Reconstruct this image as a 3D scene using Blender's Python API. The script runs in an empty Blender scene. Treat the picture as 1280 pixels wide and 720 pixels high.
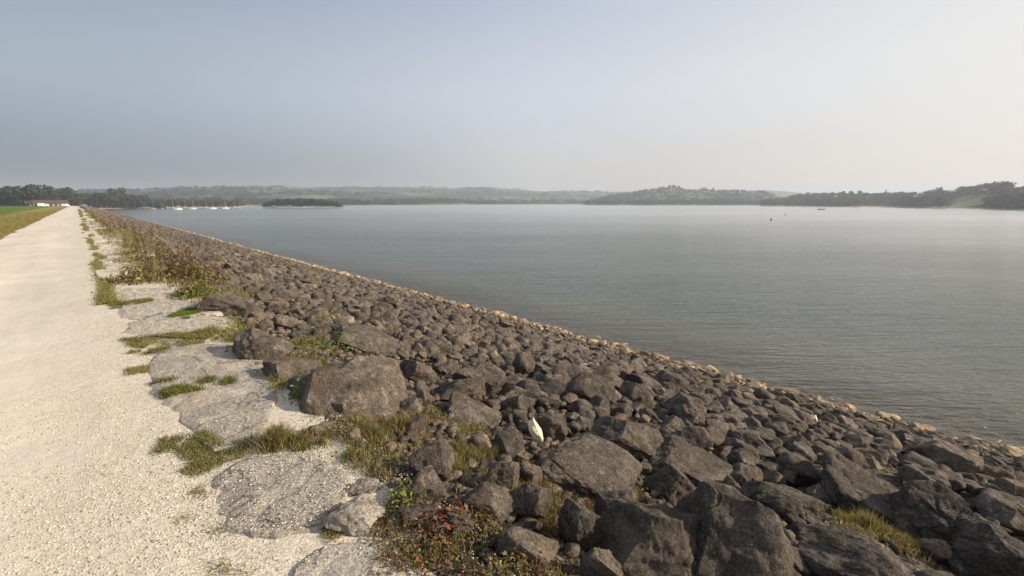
import bpy, math, random
import numpy as np
from mathutils import Vector, Matrix

# ------------------------------------------------------------------ camera
F, HY, VX, CH = 569.0, 253.5, 96.0, 1.6       # focal length in px of a 1280 px frame, horizon row, vanishing column of the dam, eye height
WZ = -3.4                                     # water level below the crest path
SC = bpy.context.scene
pitch = math.atan((360 - HY) / F)
CP, SP = math.cos(pitch), math.sin(pitch)

def ray(px, py, yaw):
    xc = (px - 640) / F; yc = -(py - 360) / F
    fwd = CP + SP * yc; up = -SP + CP * yc
    return np.array([xc * math.cos(yaw) + fwd * math.sin(yaw), -xc * math.sin(yaw) + fwd * math.cos(yaw), up])

_r = ray(VX, HY, 0.0)
YAW = math.atan2(-_r[0], _r[1])

cam_d = bpy.data.cameras.new("camera")
cam = bpy.data.objects.new("camera", cam_d)
SC.collection.objects.link(cam)
cam.location = (0, 0, CH)
cam.rotation_euler = (math.pi / 2 - pitch, 0, -YAW)
cam_d.sensor_width = 36
cam_d.lens = F / 1280 * 36
cam_d.clip_start = 0.05
cam_d.clip_end = 40000
SC.camera = cam

# ------------------------------------------------------------------ light
SUN_AZ, SUN_EL = math.radians(137), math.radians(26)     # clockwise from +Y
world = bpy.data.worlds.new("World"); SC.world = world
world.use_nodes = True
wn = world.node_tree.nodes; wl = world.node_tree.links
for n in list(wn): wn.remove(n)
wo = wn.new('ShaderNodeOutputWorld'); bg = wn.new('ShaderNodeBackground'); sky = wn.new('ShaderNodeTexSky')
sky.sky_type = 'NISHITA'; sky.sun_disc = False
sky.sun_elevation = SUN_EL; sky.sun_rotation = SUN_AZ
sky.air_density = 1.0; sky.dust_density = 3.0; sky.ozone_density = 2.0; sky.altitude = 100
# high thin haze: a milky veil over the blue, brighter round the sun's side of the sky
tc = wn.new('ShaderNodeTexCoord'); nv = wn.new('ShaderNodeVectorMath'); nv.operation = 'NORMALIZE'; wl.new(tc.outputs['Generated'], nv.inputs[0])
dp = wn.new('ShaderNodeVectorMath'); dp.operation = 'DOT_PRODUCT'; wl.new(nv.outputs[0], dp.inputs[0])
dp.inputs[1].default_value = (math.sin(SUN_AZ) * math.cos(SUN_EL), math.cos(SUN_AZ) * math.cos(SUN_EL), math.sin(SUN_EL))
mr = wn.new('ShaderNodeMapRange'); mr.inputs[1].default_value = -1; mr.inputs[2].default_value = 1; wl.new(dp.outputs['Value'], mr.inputs[0])
def veil_ramp(stops):
    cr = wn.new('ShaderNodeValToRGB'); E_ = cr.color_ramp.elements
    while len(E_) < len(stops): E_.new(.5)
    for e_, (p_, c_) in zip(E_, stops): e_.position = (p_ + 1) / 2; e_.color = (*c_, 1)
    wl.new(mr.outputs[0], cr.inputs[0]); return cr.outputs[0]
V_LOW = veil_ramp([(-1, (.15, .19, .24)), (-.65, (.17, .205, .25)), (-.3, (.38, .40, .43)), (0, (.70, .675, .64)), (.64, (.87, .77, .68)), (1, (1.0, .88, .76))])
V_MID = veil_ramp([(-1, (.28, .34, .42)), (-.49, (.425, .48, .555)), (.07, (.70, .735, .80)), (.7, (.93, .90, .86)), (1, (1.0, .93, .84))])
V_TOP = veil_ramp([(-1, (.14, .20, .33)), (-.47, (.155, .23, .385)), (.21, (.46, .545, .72)), (.755, (.67, .68, .705)), (1, (.95, .90, .84))])
sz_ = wn.new('ShaderNodeSeparateXYZ'); wl.new(nv.outputs[0], sz_.inputs[0])
def veil_mix(a, b, z0, z1):
    q = wn.new('ShaderNodeMapRange'); q.interpolation_type = 'SMOOTHSTEP'; q.inputs[1].default_value = z0; q.inputs[2].default_value = z1; wl.new(sz_.outputs[2], q.inputs[0])
    m = wn.new('ShaderNodeMix'); m.data_type = 'RGBA'; wl.new(q.outputs[0], m.inputs[0]); wl.new(a, m.inputs[6]); wl.new(b, m.inputs[7]); return m.outputs[2]
veil = veil_mix(veil_mix(V_LOW, V_MID, .03, .20), V_TOP, .20, .50)
# faint unevenness of the high haze
ns_ = wn.new('ShaderNodeTexNoise'); ns_.inputs['Scale'].default_value = 1.6; ns_.inputs['Detail'].default_value = 4
mp_ = wn.new('ShaderNodeMapping'); mp_.inputs['Scale'].default_value = (1, 1, 5); wl.new(nv.outputs[0], mp_.inputs[0]); wl.new(mp_.outputs[0], ns_.inputs['Vector'])
nr_ = wn.new('ShaderNodeMapRange'); nr_.inputs[1].default_value = .3; nr_.inputs[2].default_value = .7; nr_.inputs[3].default_value = 7.55; nr_.inputs[4].default_value = 8.0; wl.new(ns_.outputs['Fac'], nr_.inputs[0])
vs = wn.new('ShaderNodeVectorMath'); vs.operation = 'SCALE'; wl.new(nr_.outputs[0], vs.inputs['Scale']); wl.new(veil, vs.inputs[0])
mxs = wn.new('ShaderNodeMix'); mxs.data_type = 'RGBA'; mxs.inputs[0].default_value = 0.86
wl.new(sky.outputs[0], mxs.inputs[6]); wl.new(vs.outputs[0], mxs.inputs[7])
wl.new(mxs.outputs[2], bg.inputs[0]); wl.new(bg.outputs[0], wo.inputs[0])
bg.inputs[1].default_value = 0.09
sl = bpy.data.lights.new("sun", 'SUN'); sl.energy = 5.0; sl.angle = math.radians(0.7); sl.color = (1.0, 0.87, 0.70)
so = bpy.data.objects.new("sun", sl); SC.collection.objects.link(so)
sd = Vector((math.sin(SUN_AZ) * math.cos(SUN_EL), math.cos(SUN_AZ) * math.cos(SUN_EL), math.sin(SUN_EL)))
so.rotation_euler = sd.to_track_quat('Z', 'Y').to_euler()
so.location = (0, 0, 60)
SC.view_settings.view_transform = 'Standard'
SC.view_settings.look = 'None'
SC.view_settings.exposure = 0.5
SC.view_settings.gamma = 1.0
SC.cycles.volume_bounces = 1
SC.cycles.max_bounces = 6
SC.cycles.transparent_max_bounces = 12
HAZE_DENSITY = 0.00037

rng = np.random.default_rng(7)
random.seed(7)

# ------------------------------------------------------------------ helpers
def link(o):
    SC.collection.objects.link(o); return o

def tag(o, label=None, cat=None, group=None, kind=None):
    if label: o['label'] = label
    if cat: o['category'] = cat
    if group: o['group'] = group
    if kind: o['kind'] = kind
    return o

def mesh_np(name, V, T, mat=None, smooth=False, attrs=None, mats=None, midx=None):
    """mesh from numpy arrays; T is (n,3) or (n,4)"""
    V = np.asarray(V, dtype=np.float32); T = np.asarray(T, dtype=np.int32)
    k = T.shape[1]
    me = bpy.data.meshes.new(name)
    me.vertices.add(len(V)); me.vertices.foreach_set('co', V.ravel())
    me.loops.add(T.size); me.loops.foreach_set('vertex_index', T.ravel())
    me.polygons.add(len(T))
    me.polygons.foreach_set('loop_start', np.arange(0, T.size, k, dtype=np.int32))
    try: me.polygons.foreach_set('loop_total', np.full(len(T), k, dtype=np.int32))
    except Exception: pass
    if smooth: me.polygons.foreach_set('use_smooth', np.ones(len(T), dtype=bool))
    if mats:
        for m in mats: me.materials.append(m)
        me.polygons.foreach_set('material_index', np.asarray(midx, dtype=np.int32))
    elif mat: me.materials.append(mat)
    for an, arr in (attrs or {}).items():
        arr = np.asarray(arr, dtype=np.float32)
        if arr.ndim == 1:
            a = me.attributes.new(an, 'FLOAT', 'POINT'); a.data.foreach_set('value', arr)
        else:
            a = me.attributes.new(an, 'FLOAT_COLOR', 'POINT')
            c = np.ones((len(arr), 4), dtype=np.float32); c[:, :3] = arr
            a.data.foreach_set('color', c.ravel())
    me.update(calc_edges=True)
    me.validate()
    return me

def obj(name, me, loc=(0, 0, 0), parent=None):
    o = bpy.data.objects.new(name, me); o.location = loc
    if parent: o.parent = parent
    return link(o)

def _hash(ix, iy, iz, s):
    n = (ix * 374761393 + iy * 668265263 + iz * 2147483647 + s * 1274126177) & 0xffffffff
    n = ((n ^ (n >> 13)) * 1274126177) & 0xffffffff
    return ((n ^ (n >> 16)) & 0xffff) / 65535.0

def vnoise(P, s=0):
    """value noise, -1..1"""
    P = np.asarray(P, dtype=np.float64)
    if P.shape[1] == 2: P = np.c_[P, np.zeros(len(P))]
    I = np.floor(P).astype(np.int64); f = P - I; f = f * f * (3 - 2 * f)
    out = 0
    for dx in (0, 1):
        for dy in (0, 1):
            for dz in (0, 1):
                w = (f[:, 0] if dx else 1 - f[:, 0]) * (f[:, 1] if dy else 1 - f[:, 1]) * (f[:, 2] if dz else 1 - f[:, 2])
                out = out + w * _hash(I[:, 0] + dx, I[:, 1] + dy, I[:, 2] + dz, s)
    return out * 2 - 1

def fbm(P, s=0, o=3):
    t = 0; a = 1.0
    for k in range(o):
        t = t + a * vnoise(np.asarray(P) * (2.03 ** k), s + k); a *= 0.5
    return t

# ------------------------------------------------------------------ ground shape
def bank_z(x, y):
    """height of the embankment surface under the rocks"""
    x = np.asarray(x, dtype=float)
    return np.where(x < 1.25, 0.0, np.where(x < 13.2, (x - 1.25) / 11.95 * WZ, WZ - (x - 13.2) * 0.30))

def at(px, py, zoff=0.0):
    """where the line of sight through a photo pixel meets the embankment; also depth"""
    r = ray(px, py, YAW)
    t0 = 0.3
    while t0 < 900:
        p = np.array([0, 0, CH]) + r * t0
        if p[2] <= float(bank_z(p[0], p[1])) + zoff: break
        t0 *= 1.01
    a, b = t0 / 1.01, t0
    for _ in range(25):
        m = (a + b) / 2; p = np.array([0, 0, CH]) + r * m
        if p[2] <= float(bank_z(p[0], p[1])) + zoff: b = m
        else: a = m
    return np.array([0, 0, CH]) + r * b

def proj(P):
    P = np.atleast_2d(P)
    X, Y, Z = P[:, 0], P[:, 1], P[:, 2] - CH
    xr = X * math.cos(YAW) - Y * math.sin(YAW); fw = X * math.sin(YAW) + Y * math.cos(YAW)
    zc = fw * CP - Z * SP; yc = fw * SP + Z * CP
    zs = np.maximum(zc, 0.05)
    return 640 + F * xr / zs, 360 - F * yc / zs, zc

def az_px(px):
    r = ray(px, 256, YAW); return math.atan2(r[0], r[1])

def un(px, py, z):
    r = ray(px, py, YAW); t = (z - CH) / r[2]; return (r * t)[:2]

def sstep(x): x = np.clip(x, 0, 1); return x * x * (3 - 2 * x)

def in_poly(x, y, poly):
    inside = np.zeros(len(x), bool); n = len(poly)
    for i in range(n):
        x1, y1 = poly[i]; x2, y2 = poly[(i + 1) % n]
        c = ((y1 > y) != (y2 > y)) & (x < (x2 - x1) * (y - y1) / (y2 - y1 + 1e-12) + x1)
        inside ^= c
    return inside

# ------------------------------------------------------------------ materials
def new_mat(name):
    m = bpy.data.materials.new(name); m.use_nodes = True
    nt = m.node_tree
    for n in list(nt.nodes): nt.nodes.remove(n)
    out = nt.nodes.new('ShaderNodeOutputMaterial')
    return m, nt, out

class NT:
    def __init__(s, nt): s.nt = nt
    def n(s, t, **kw):
        nd = s.nt.nodes.new(t)
        for k, v in kw.items(): setattr(nd, k, v)
        return nd
    def l(s, a, b): s.nt.links.new(a, b)
    def pos(s):
        return s.n('ShaderNodeNewGeometry').outputs['Position']
    def scaled(s, v, sc):
        m = s.n('ShaderNodeMapping'); m.inputs['Scale'].default_value = sc; s.l(v, m.inputs['Vector']); return m.outputs[0]
    def noise(s, v, scale, detail=4, rough=0.55, dist=0.0):
        n = s.n('ShaderNodeTexNoise'); n.inputs['Scale'].default_value = scale; n.inputs['Detail'].default_value = detail
        n.inputs['Roughness'].default_value = rough; n.inputs['Distortion'].default_value = dist
        if v is not None: s.l(v, n.inputs['Vector'])
        return n.outputs['Fac']
    def vor(s, v, scale, feature='F1', out='Distance', rnd=1.0):
        n = s.n('ShaderNodeTexVoronoi'); n.feature = feature; n.inputs['Scale'].default_value = scale
        n.inputs['Randomness'].default_value = rnd
        if v is not None: s.l(v, n.inputs['Vector'])
        return n.outputs[out]
    def ramp(s, fac, stops, interp='LINEAR'):
        r = s.n('ShaderNodeValToRGB'); cr = r.color_ramp; cr.interpolation = interp
        while len(cr.elements) < len(stops): cr.elements.new(0.5)
        for e, (p, c) in zip(cr.elements, stops):
            e.position = p; e.color = (c, c, c, 1) if isinstance(c, (int, float)) else (*c, 1)
        s.l(fac, r.inputs[0]); return r.outputs[0]
    def mix(s, fac, a, b, mode='MIX'):
        m = s.n('ShaderNodeMix', data_type='RGBA', blend_type=mode)
        for sock, v in ((m.inputs[0], fac), (m.inputs[6], a), (m.inputs[7], b)):
            if isinstance(v, (int, float)): sock.default_value = v
            elif isinstance(v, tuple): sock.default_value = (*v, 1)
            else: s.l(v, sock)
        return m.outputs[2]
    def math(s, op, a, b=None, c=None, clamp=False):
        m = s.n('ShaderNodeMath', operation=op); m.use_clamp = clamp
        for i, v in enumerate((a, b, c)):
            if v is None: continue
            if isinstance(v, (int, float)): m.inputs[i].default_value = v
            else: s.l(v, m.inputs[i])
        return m.outputs[0]
    def maprange(s, v, a, b, c, d):
        m = s.n('ShaderNodeMapRange')
        for i, q in zip((1, 2, 3, 4), (a, b, c, d)): m.inputs[i].default_value = q
        s.l(v, m.inputs[0]); return m.outputs[0]
    def bump(s, h, strength, dist, prev=None):
        b = s.n('ShaderNodeBump'); b.inputs['Strength'].default_value = strength; b.inputs['Distance'].default_value = dist
        s.l(h, b.inputs['Height'])
        if prev: s.l(prev, b.inputs['Normal'])
        return b.outputs[0]
    def attr(s, name, out='Fac'):
        a = s.n('ShaderNodeAttribute'); a.attribute_name = name; return a.outputs[out]
    def bsdf(s, col, rough=0.9, normal=None, spec=0.3, **kw):
        p = s.n('ShaderNodeBsdfPrincipled')
        if isinstance(col, tuple): p.inputs['Base Color'].default_value = (*col, 1)
        else: s.l(col, p.inputs['Base Color'])
        if isinstance(rough, (int, float)): p.inputs['Roughness'].default_value = rough
        else: s.l(rough, p.inputs['Roughness'])
        p.inputs['Specular IOR Level'].default_value = spec
        if normal: s.l(normal, p.inputs['Normal'])
        return p

def rock_material(name, dark, mid, light, lichen, lich_amt=0.62, cracks=False):
    m, nt, out = new_mat(name); N = NT(nt)
    P = N.pos(); tone = N.attr('tone')
    off = N.n('ShaderNodeVectorMath', operation='ADD')
    cx = N.n('ShaderNodeCombineXYZ'); N.l(N.math('MULTIPLY', tone, 7.3), cx.inputs[0]); N.l(N.math('MULTIPLY', tone, 3.1), cx.inputs[2])
    N.l(P, off.inputs[0]); N.l(cx.outputs[0], off.inputs[1]); V = off.outputs[0]
    n1 = N.noise(V, 4.5, 6, 0.62, 0.3); n2 = N.noise(V, 22, 6, 0.65); n3 = N.noise(V, 95, 4, 0.6)
    base = N.ramp(N.math('ADD', N.math('MULTIPLY', n1, 0.7), N.math('MULTIPLY', n2, 0.3)), [(0.36, dark), (0.50, mid), (0.63, light)])
    base = N.mix(N.maprange(n3, 0.3, 0.75, 0.0, 0.55), base, light)
    spots = N.ramp(N.vor(V, 16, out='Distance'), [(0.05, 1.0), (0.16, 0.0)])
    msk = N.math('MULTIPLY', spots, N.ramp(N.noise(V, 5, 3), [(0.5, 0.0), (0.62, 1.0)]))
    base = N.mix(N.math('MULTIPLY', msk, lich_amt), base, lichen)
    pl = N.ramp(N.noise(V, 9, 8, 0.75, 0.6), [(0.56, 0.0), (0.66, 1.0)])
    base = N.mix(N.math('MULTIPLY', pl, 0.45), base, lichen)
    warm = N.ramp(N.noise(V, 2.2, 3), [(0.5, 0.0), (0.68, 1.0)])
    base = N.mix(N.math('MULTIPLY', warm, 0.35), base, tuple(np.array(mid) * np.array([1.35, 1.05, 0.7])))
    base = N.mix(1.0, base, N.ramp(tone, [(0.0, 0.5), (0.5, 1.0), (1.0, (1.9, 1.78, 1.58))]), 'MULTIPLY')
    if cracks:
        dn = N.n('ShaderNodeTexNoise'); dn.inputs['Scale'].default_value = 3; dn.inputs['Detail'].default_value = 6; N.l(V, dn.inputs['Vector'])
        sc2 = N.n('ShaderNodeVectorMath', operation='SCALE'); sc2.inputs['Scale'].default_value = .5; N.l(dn.outputs['Color'], sc2.inputs[0])
        ad2 = N.n('ShaderNodeVectorMath', operation='ADD'); N.l(V, ad2.inputs[0]); N.l(sc2.outputs[0], ad2.inputs[1])
        ck = N.ramp(N.vor(ad2.outputs[0], 2.2, 'DISTANCE_TO_EDGE'), [(0.0, 1.0), (0.012, 0.9), (0.03, 0.0)])
        base = N.mix(N.math('MULTIPLY', ck, 0.7), base, (0.13, 0.11, 0.085))
        base = N.mix(N.ramp(N.noise(V, 3.5, 6, 0.7), [(0.5, 0.0), (0.6, 0.75)]), base, (0.62, 0.54, 0.43))
    else:
        dn = N.n('ShaderNodeTexNoise'); dn.inputs['Scale'].default_value = 4; dn.inputs['Detail'].default_value = 7; N.l(V, dn.inputs['Vector'])
        sc2 = N.n('ShaderNodeVectorMath', operation='SCALE'); sc2.inputs['Scale'].default_value = .7; N.l(dn.outputs['Color'], sc2.inputs[0])
        ad2 = N.n('ShaderNodeVectorMath', operation='ADD'); N.l(V, ad2.inputs[0]); N.l(sc2.outputs[0], ad2.inputs[1])
        ck = N.ramp(N.vor(ad2.outputs[0], 3.2, 'DISTANCE_TO_EDGE'), [(0.0, 1.0), (0.008, 0.8), (0.022, 0.0)])
        ck = N.math('MULTIPLY', ck, N.ramp(N.noise(V, 3, 2), [(0.45, 0.0), (0.55, 1.0)]))
        base = N.mix(N.math('MULTIPLY', ck, 0.8), base, tuple(np.array(dark) * .6))
        base = N.mix(N.ramp(N.noise(V, 30, 6, 0.8, 1.0), [(0.57, 0.0), (0.66, 0.6)]), base, lichen)
        base = N.mix(N.ramp(N.noise(V, 7, 5, 0.7), [(0.52, 0.0), (0.62, 0.45)]), base, (0.075, 0.068, 0.032))
    wave = N.n('ShaderNodeTexWave'); wave.inputs['Scale'].default_value = 2.2; wave.inputs['Distortion'].default_value = 9
    wave.inputs['Detail'].default_value = 4; N.l(V, wave.inputs['Vector'])
    h = N.math('ADD', N.math('MULTIPLY', n2, 0.9), N.math('MULTIPLY', N.noise(V, 48, 5, 0.7), 0.35))
    h = N.math('ADD', h, N.math('MULTIPLY', wave.outputs['Fac'], 0.22))
    nb = N.bump(h, 1.0, 0.05)
    pit = N.ramp(N.vor(V, 60), [(0.12, 0.0), (0.4, 1.0)])
    nb = N.bump(pit, 0.5, 0.008, nb)
    nb = N.bump(N.noise(V, 150, 4, 0.7), 0.8, 0.008, nb)
    base = N.mix(0.6, base, N.ramp(N.noise(V, 70, 5, 0.75), [(0.36, 0.35), (0.5, 1.0), (0.64, 1.8)]), 'MULTIPLY')
    b = N.bsdf(base, 0.92, nb, 0.2)
    N.l(b.outputs[0], out.inputs[0]); return m

M_ROCK = rock_material("weathered_limestone", (0.028, 0.022, 0.018), (0.092, 0.074, 0.060), (0.200, 0.165, 0.134), (0.44, 0.38, 0.31))
M_SLAB = rock_material("pale_slab_stone", (0.36, 0.32, 0.265), (0.45, 0.405, 0.34), (0.56, 0.50, 0.42), (0.55, 0.50, 0.42), 0.4, True)
M_SHORE = rock_material("tan_shore_stone", (0.10, 0.07, 0.045), (0.26, 0.20, 0.135), (0.40, 0.32, 0.225), (0.62, 0.55, 0.43))
M_WHITE = rock_material("white_limestone", (0.62, 0.56, 0.46), (0.74, 0.69, 0.58), (0.82, 0.78, 0.68), (0.85, 0.82, 0.75))

def color_attr_mat(name, rough=0.8, trans=0.0, var=0.25, scale=3.0):
    m, nt, out = new_mat(name); N = NT(nt)
    c = N.attr('col', 'Color')
    c = N.mix(var, c, N.ramp(N.noise(N.pos(), scale, 4), [(0.3, 0.45), (0.7, 1.7)]), 'MULTIPLY')
    b = N.bsdf(c, rough, None, 0.15)
    if trans > 0:
        t = N.n('ShaderNodeBsdfTranslucent'); N.l(c, t.inputs[0])
        mx = N.n('ShaderNodeMixShader'); mx.inputs[0].default_value = trans
        N.l(b.outputs[0], mx.inputs[1]); N.l(t.outputs[0], mx.inputs[2]); N.l(mx.outputs[0], out.inputs[0])
    else: N.l(b.outputs[0], out.inputs[0])
    return m

M_BLADE = color_attr_mat("grass_blades", 0.7, 0.35)
M_LEAF = color_attr_mat("herb_leaves", 0.6, 0.3)
M_TREE = color_attr_mat("tree_foliage", 0.7, 0.2, 0.4, 0.3)
M_PEB = color_attr_mat("gravel_stones", 0.9, 0.0, 0.15, 60)

def gravel_material():
    m, nt, out = new_mat("cream_gravel"); N = NT(nt)
    P = N.pos()
    V = N.scaled(P, (1, 1, 0.2))
    base = N.ramp(N.noise(V, 0.9, 5, 0.6), [(0.3, (0.60, 0.525, 0.42)), (0.55, (0.66, 0.585, 0.475)), (0.75, (0.70, 0.635, 0.53))])
    st = N.noise(N.scaled(P, (1.6, 0.12, 1)), 1.0, 3)
    base = N.mix(0.6, base, N.ramp(st, [(0.35, 0.84), (0.65, 1.06)]), 'MULTIPLY')
    base = N.mix(0.5, base, N.ramp(N.noise(N.scaled(P, (0.8, 0.35, 1)), 0.8, 6, 0.7), [(0.35, 0.82), (0.6, 1.05)]), 'MULTIPLY')
    cell = N.vor(V, 85, out='Color'); g = N.n('ShaderNodeSeparateColor'); N.l(cell, g.inputs[0])
    stones = N.ramp(g.outputs[0], [(0.0, (0.34, 0.29, 0.23)), (0.25, (0.50, 0.43, 0.33)), (0.7, (0.62, 0.54, 0.42)), (1.0, (0.74, 0.69, 0.58))])
    vd = N.vor(V, 85)
    gap = N.ramp(vd, [(0.0, 1.0), (0.55, 1.0), (0.9, 0.55)])
    stones = N.mix(1.0, stones, gap, 'MULTIPLY')
    # loose stones lie thick at the path's edge and thin out to packed fines in the trodden middle
    sx = N.n('ShaderNodeSeparateXYZ'); N.l(P, sx.inputs[0])
    edge = N.math('ADD', N.math('MULTIPLY', N.maprange(sx.outputs[0], -1.3, 0.3, 0.0, 1.0), 0.6), N.math('MULTIPLY', N.noise(V, 1.3, 4), 0.7))
    k = N.ramp(edge, [(0.50, 0.10), (1.0, 0.85)])
    col = N.mix(k, base, stones)
    fl = N.ramp(N.noise(V, 160, 2, 0.5), [(0.26, 0.62), (0.40, 1.0), (0.64, 1.0), (0.76, 1.15)])
    col = N.mix(0.75, col, fl, 'MULTIPLY')
    h = N.math('ADD', N.math('MULTIPLY', N.math('SUBTRACT', 1.0, vd), 0.7), N.math('MULTIPLY', N.noise(V, 200, 3), 0.4))
    nb = N.bump(h, 0.45, 0.009)
    nb = N.bump(N.noise(V, 6, 4), 0.4, 0.03, nb)
    N.l(N.bsdf(col, 0.95, nb, 0.15).outputs[0], out.inputs[0]); return m
M_GRAVEL = gravel_material()

def soil_material():
    m, nt, out = new_mat("rubble_soil"); N = NT(nt); P = N.pos()
    c = N.ramp(N.noise(P, 6, 6, 0.65), [(0.3, (0.03, 0.022, 0.015)), (0.5, (0.065, 0.05, 0.033)), (0.72, (0.14, 0.115, 0.08))])
    cell = N.vor(P, 32, out='Color'); g = N.n('ShaderNodeSeparateColor'); N.l(cell, g.inputs[0])
    c = N.mix(N.ramp(g.outputs[1], [(0.55, 0.0), (0.75, 0.8)]), c, N.ramp(g.outputs[0], [(0, (0.08, 0.07, 0.06)), (1, (0.33, 0.29, 0.23))]))
    sx = N.n('ShaderNodeSeparateXYZ'); N.l(P, sx.inputs[0])
    xb = N.math('ADD', sx.outputs[0], N.math('MULTIPLY', N.math('SUBTRACT', N.noise(P, 1.6, 4), 0.5), 0.7))
    c = N.mix(N.ramp(N.maprange(xb, 11.6, 19.6, 0, 1), [(0.03, 0.0), (0.08, 1.0), (0.6, 1.0), (1.0, 0.7)]), c, N.ramp(N.noise(P, 9, 5), [(0.3, (0.24, 0.17, 0.09)), (0.7, (0.52, 0.41, 0.25))]))
    nb = N.bump(N.vor(P, 32), 0.9, 0.03)
    nb = N.bump(N.noise(P, 14, 6, 0.7), 0.9, 0.08, nb)
    N.l(N.bsdf(c, 0.95, nb, 0.1).outputs[0], out.inputs[0]); return m
M_SOIL = soil_material()

def field_material():
    """mown crest grass: dry strip beside the path, green beyond"""
    m, nt, out = new_mat("mown_grass"); N = NT(nt); P = N.pos()
    sx = N.n('ShaderNodeSeparateXYZ'); N.l(P, sx.inputs[0])
    j = N.math('ADD', sx.outputs[0], N.math('MULTIPLY', N.math('SUBTRACT', N.noise(N.scaled(P, (1, 0.25, 1)), 0.35, 4), 0.5), 2.2))
    t = N.maprange(j, -12.0, -2.6, 0.0, 1.0)
    c = N.ramp(t, [(0.0, (0.095, 0.150, 0.022)), (0.42, (0.110, 0.160, 0.026)), (0.52, (0.30, 0.24, 0.075)), (0.66, (0.24, 0.21, 0.06)), (0.82, (0.21, 0.17, 0.045)), (1.0, (0.26, 0.17, 0.07))])
    c = N.mix(0.6, c, N.ramp(N.noise(N.scaled(P, (1, 0.4, 1)), 1.4, 5, 0.65), [(0.3, 0.62), (0.7, 1.35)]), 'MULTIPLY')
    nb = N.bump(N.noise(P, 25, 5, 0.7), 0.7, 0.06)
    N.l(N.bsdf(c, 0.95, nb, 0.1).outputs[0], out.inputs[0]); return m
M_FIELD = field_material()

def land_material():
    m, nt, out = new_mat("farmland"); N = NT(nt); P = N.pos()
    V = N.scaled(P, (0.0042, 0.0065, 0.0))
    Vd = N.n('ShaderNodeVectorMath', operation='ADD')
    ns = N.n('ShaderNodeTexNoise'); ns.inputs['Scale'].default_value = 1.5; N.l(V, ns.inputs['Vector'])
    sc = N.n('ShaderNodeVectorMath', operation='SCALE'); sc.inputs['Scale'].default_value = 0.25; N.l(ns.outputs['Color'], sc.inputs[0])
    N.l(V, Vd.inputs[0]); N.l(sc.outputs[0], Vd.inputs[1])
    cell = N.vor(Vd.outputs[0], 1.0, out='Color'); g = N.n('ShaderNodeSeparateColor'); N.l(cell, g.inputs[0])
    c = N.ramp(g.outputs[0], [(0.0, (0.045, 0.065, 0.03)), (0.3, (0.08, 0.11, 0.04)), (0.55, (0.12, 0.145, 0.055)), (0.8, (0.16, 0.17, 0.08)), (1.0, (0.24, 0.21, 0.12))], 'CONSTANT')
    hedge = N.ramp(N.vor(Vd.outputs[0], 1.0, 'DISTANCE_TO_EDGE'), [(0.0, 1.0), (0.045, 1.0), (0.06, 0.0)])
    c = N.mix(hedge, c, (0.03, 0.045, 0.02))
    wood = N.ramp(N.noise(N.scaled(P, (0.004, 0.004, 0)), 1.0, 5, 0.6), [(0.49, 0.0), (0.52, 1.0)])
    c = N.mix(wood, c, (0.032, 0.048, 0.022))
    c = N.mix(0.5, c, N.ramp(N.noise(P, 0.05, 6, 0.7), [(0.3, 0.6), (0.7, 1.35)]), 'MULTIPLY')
    sz = N.n('ShaderNodeSeparateXYZ'); N.l(P, sz.inputs[0])
    beach = N.ramp(N.math('ADD', sz.outputs[2], N.math('MULTIPLY', N.noise(P, 0.03, 4), 1.0)), [(0.0, 1.0), (1.0, 0.0)])
    bm = N.maprange(sz.outputs[2], -2.75, -2.45, 1.0, 0.0)
    c = N.mix(bm, c, (0.42, 0.34, 0.23))
    N.l(N.bsdf(c, 0.95, None, 0.05).outputs[0], out.inputs[0]); return m
M_LAND = land_material()

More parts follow.
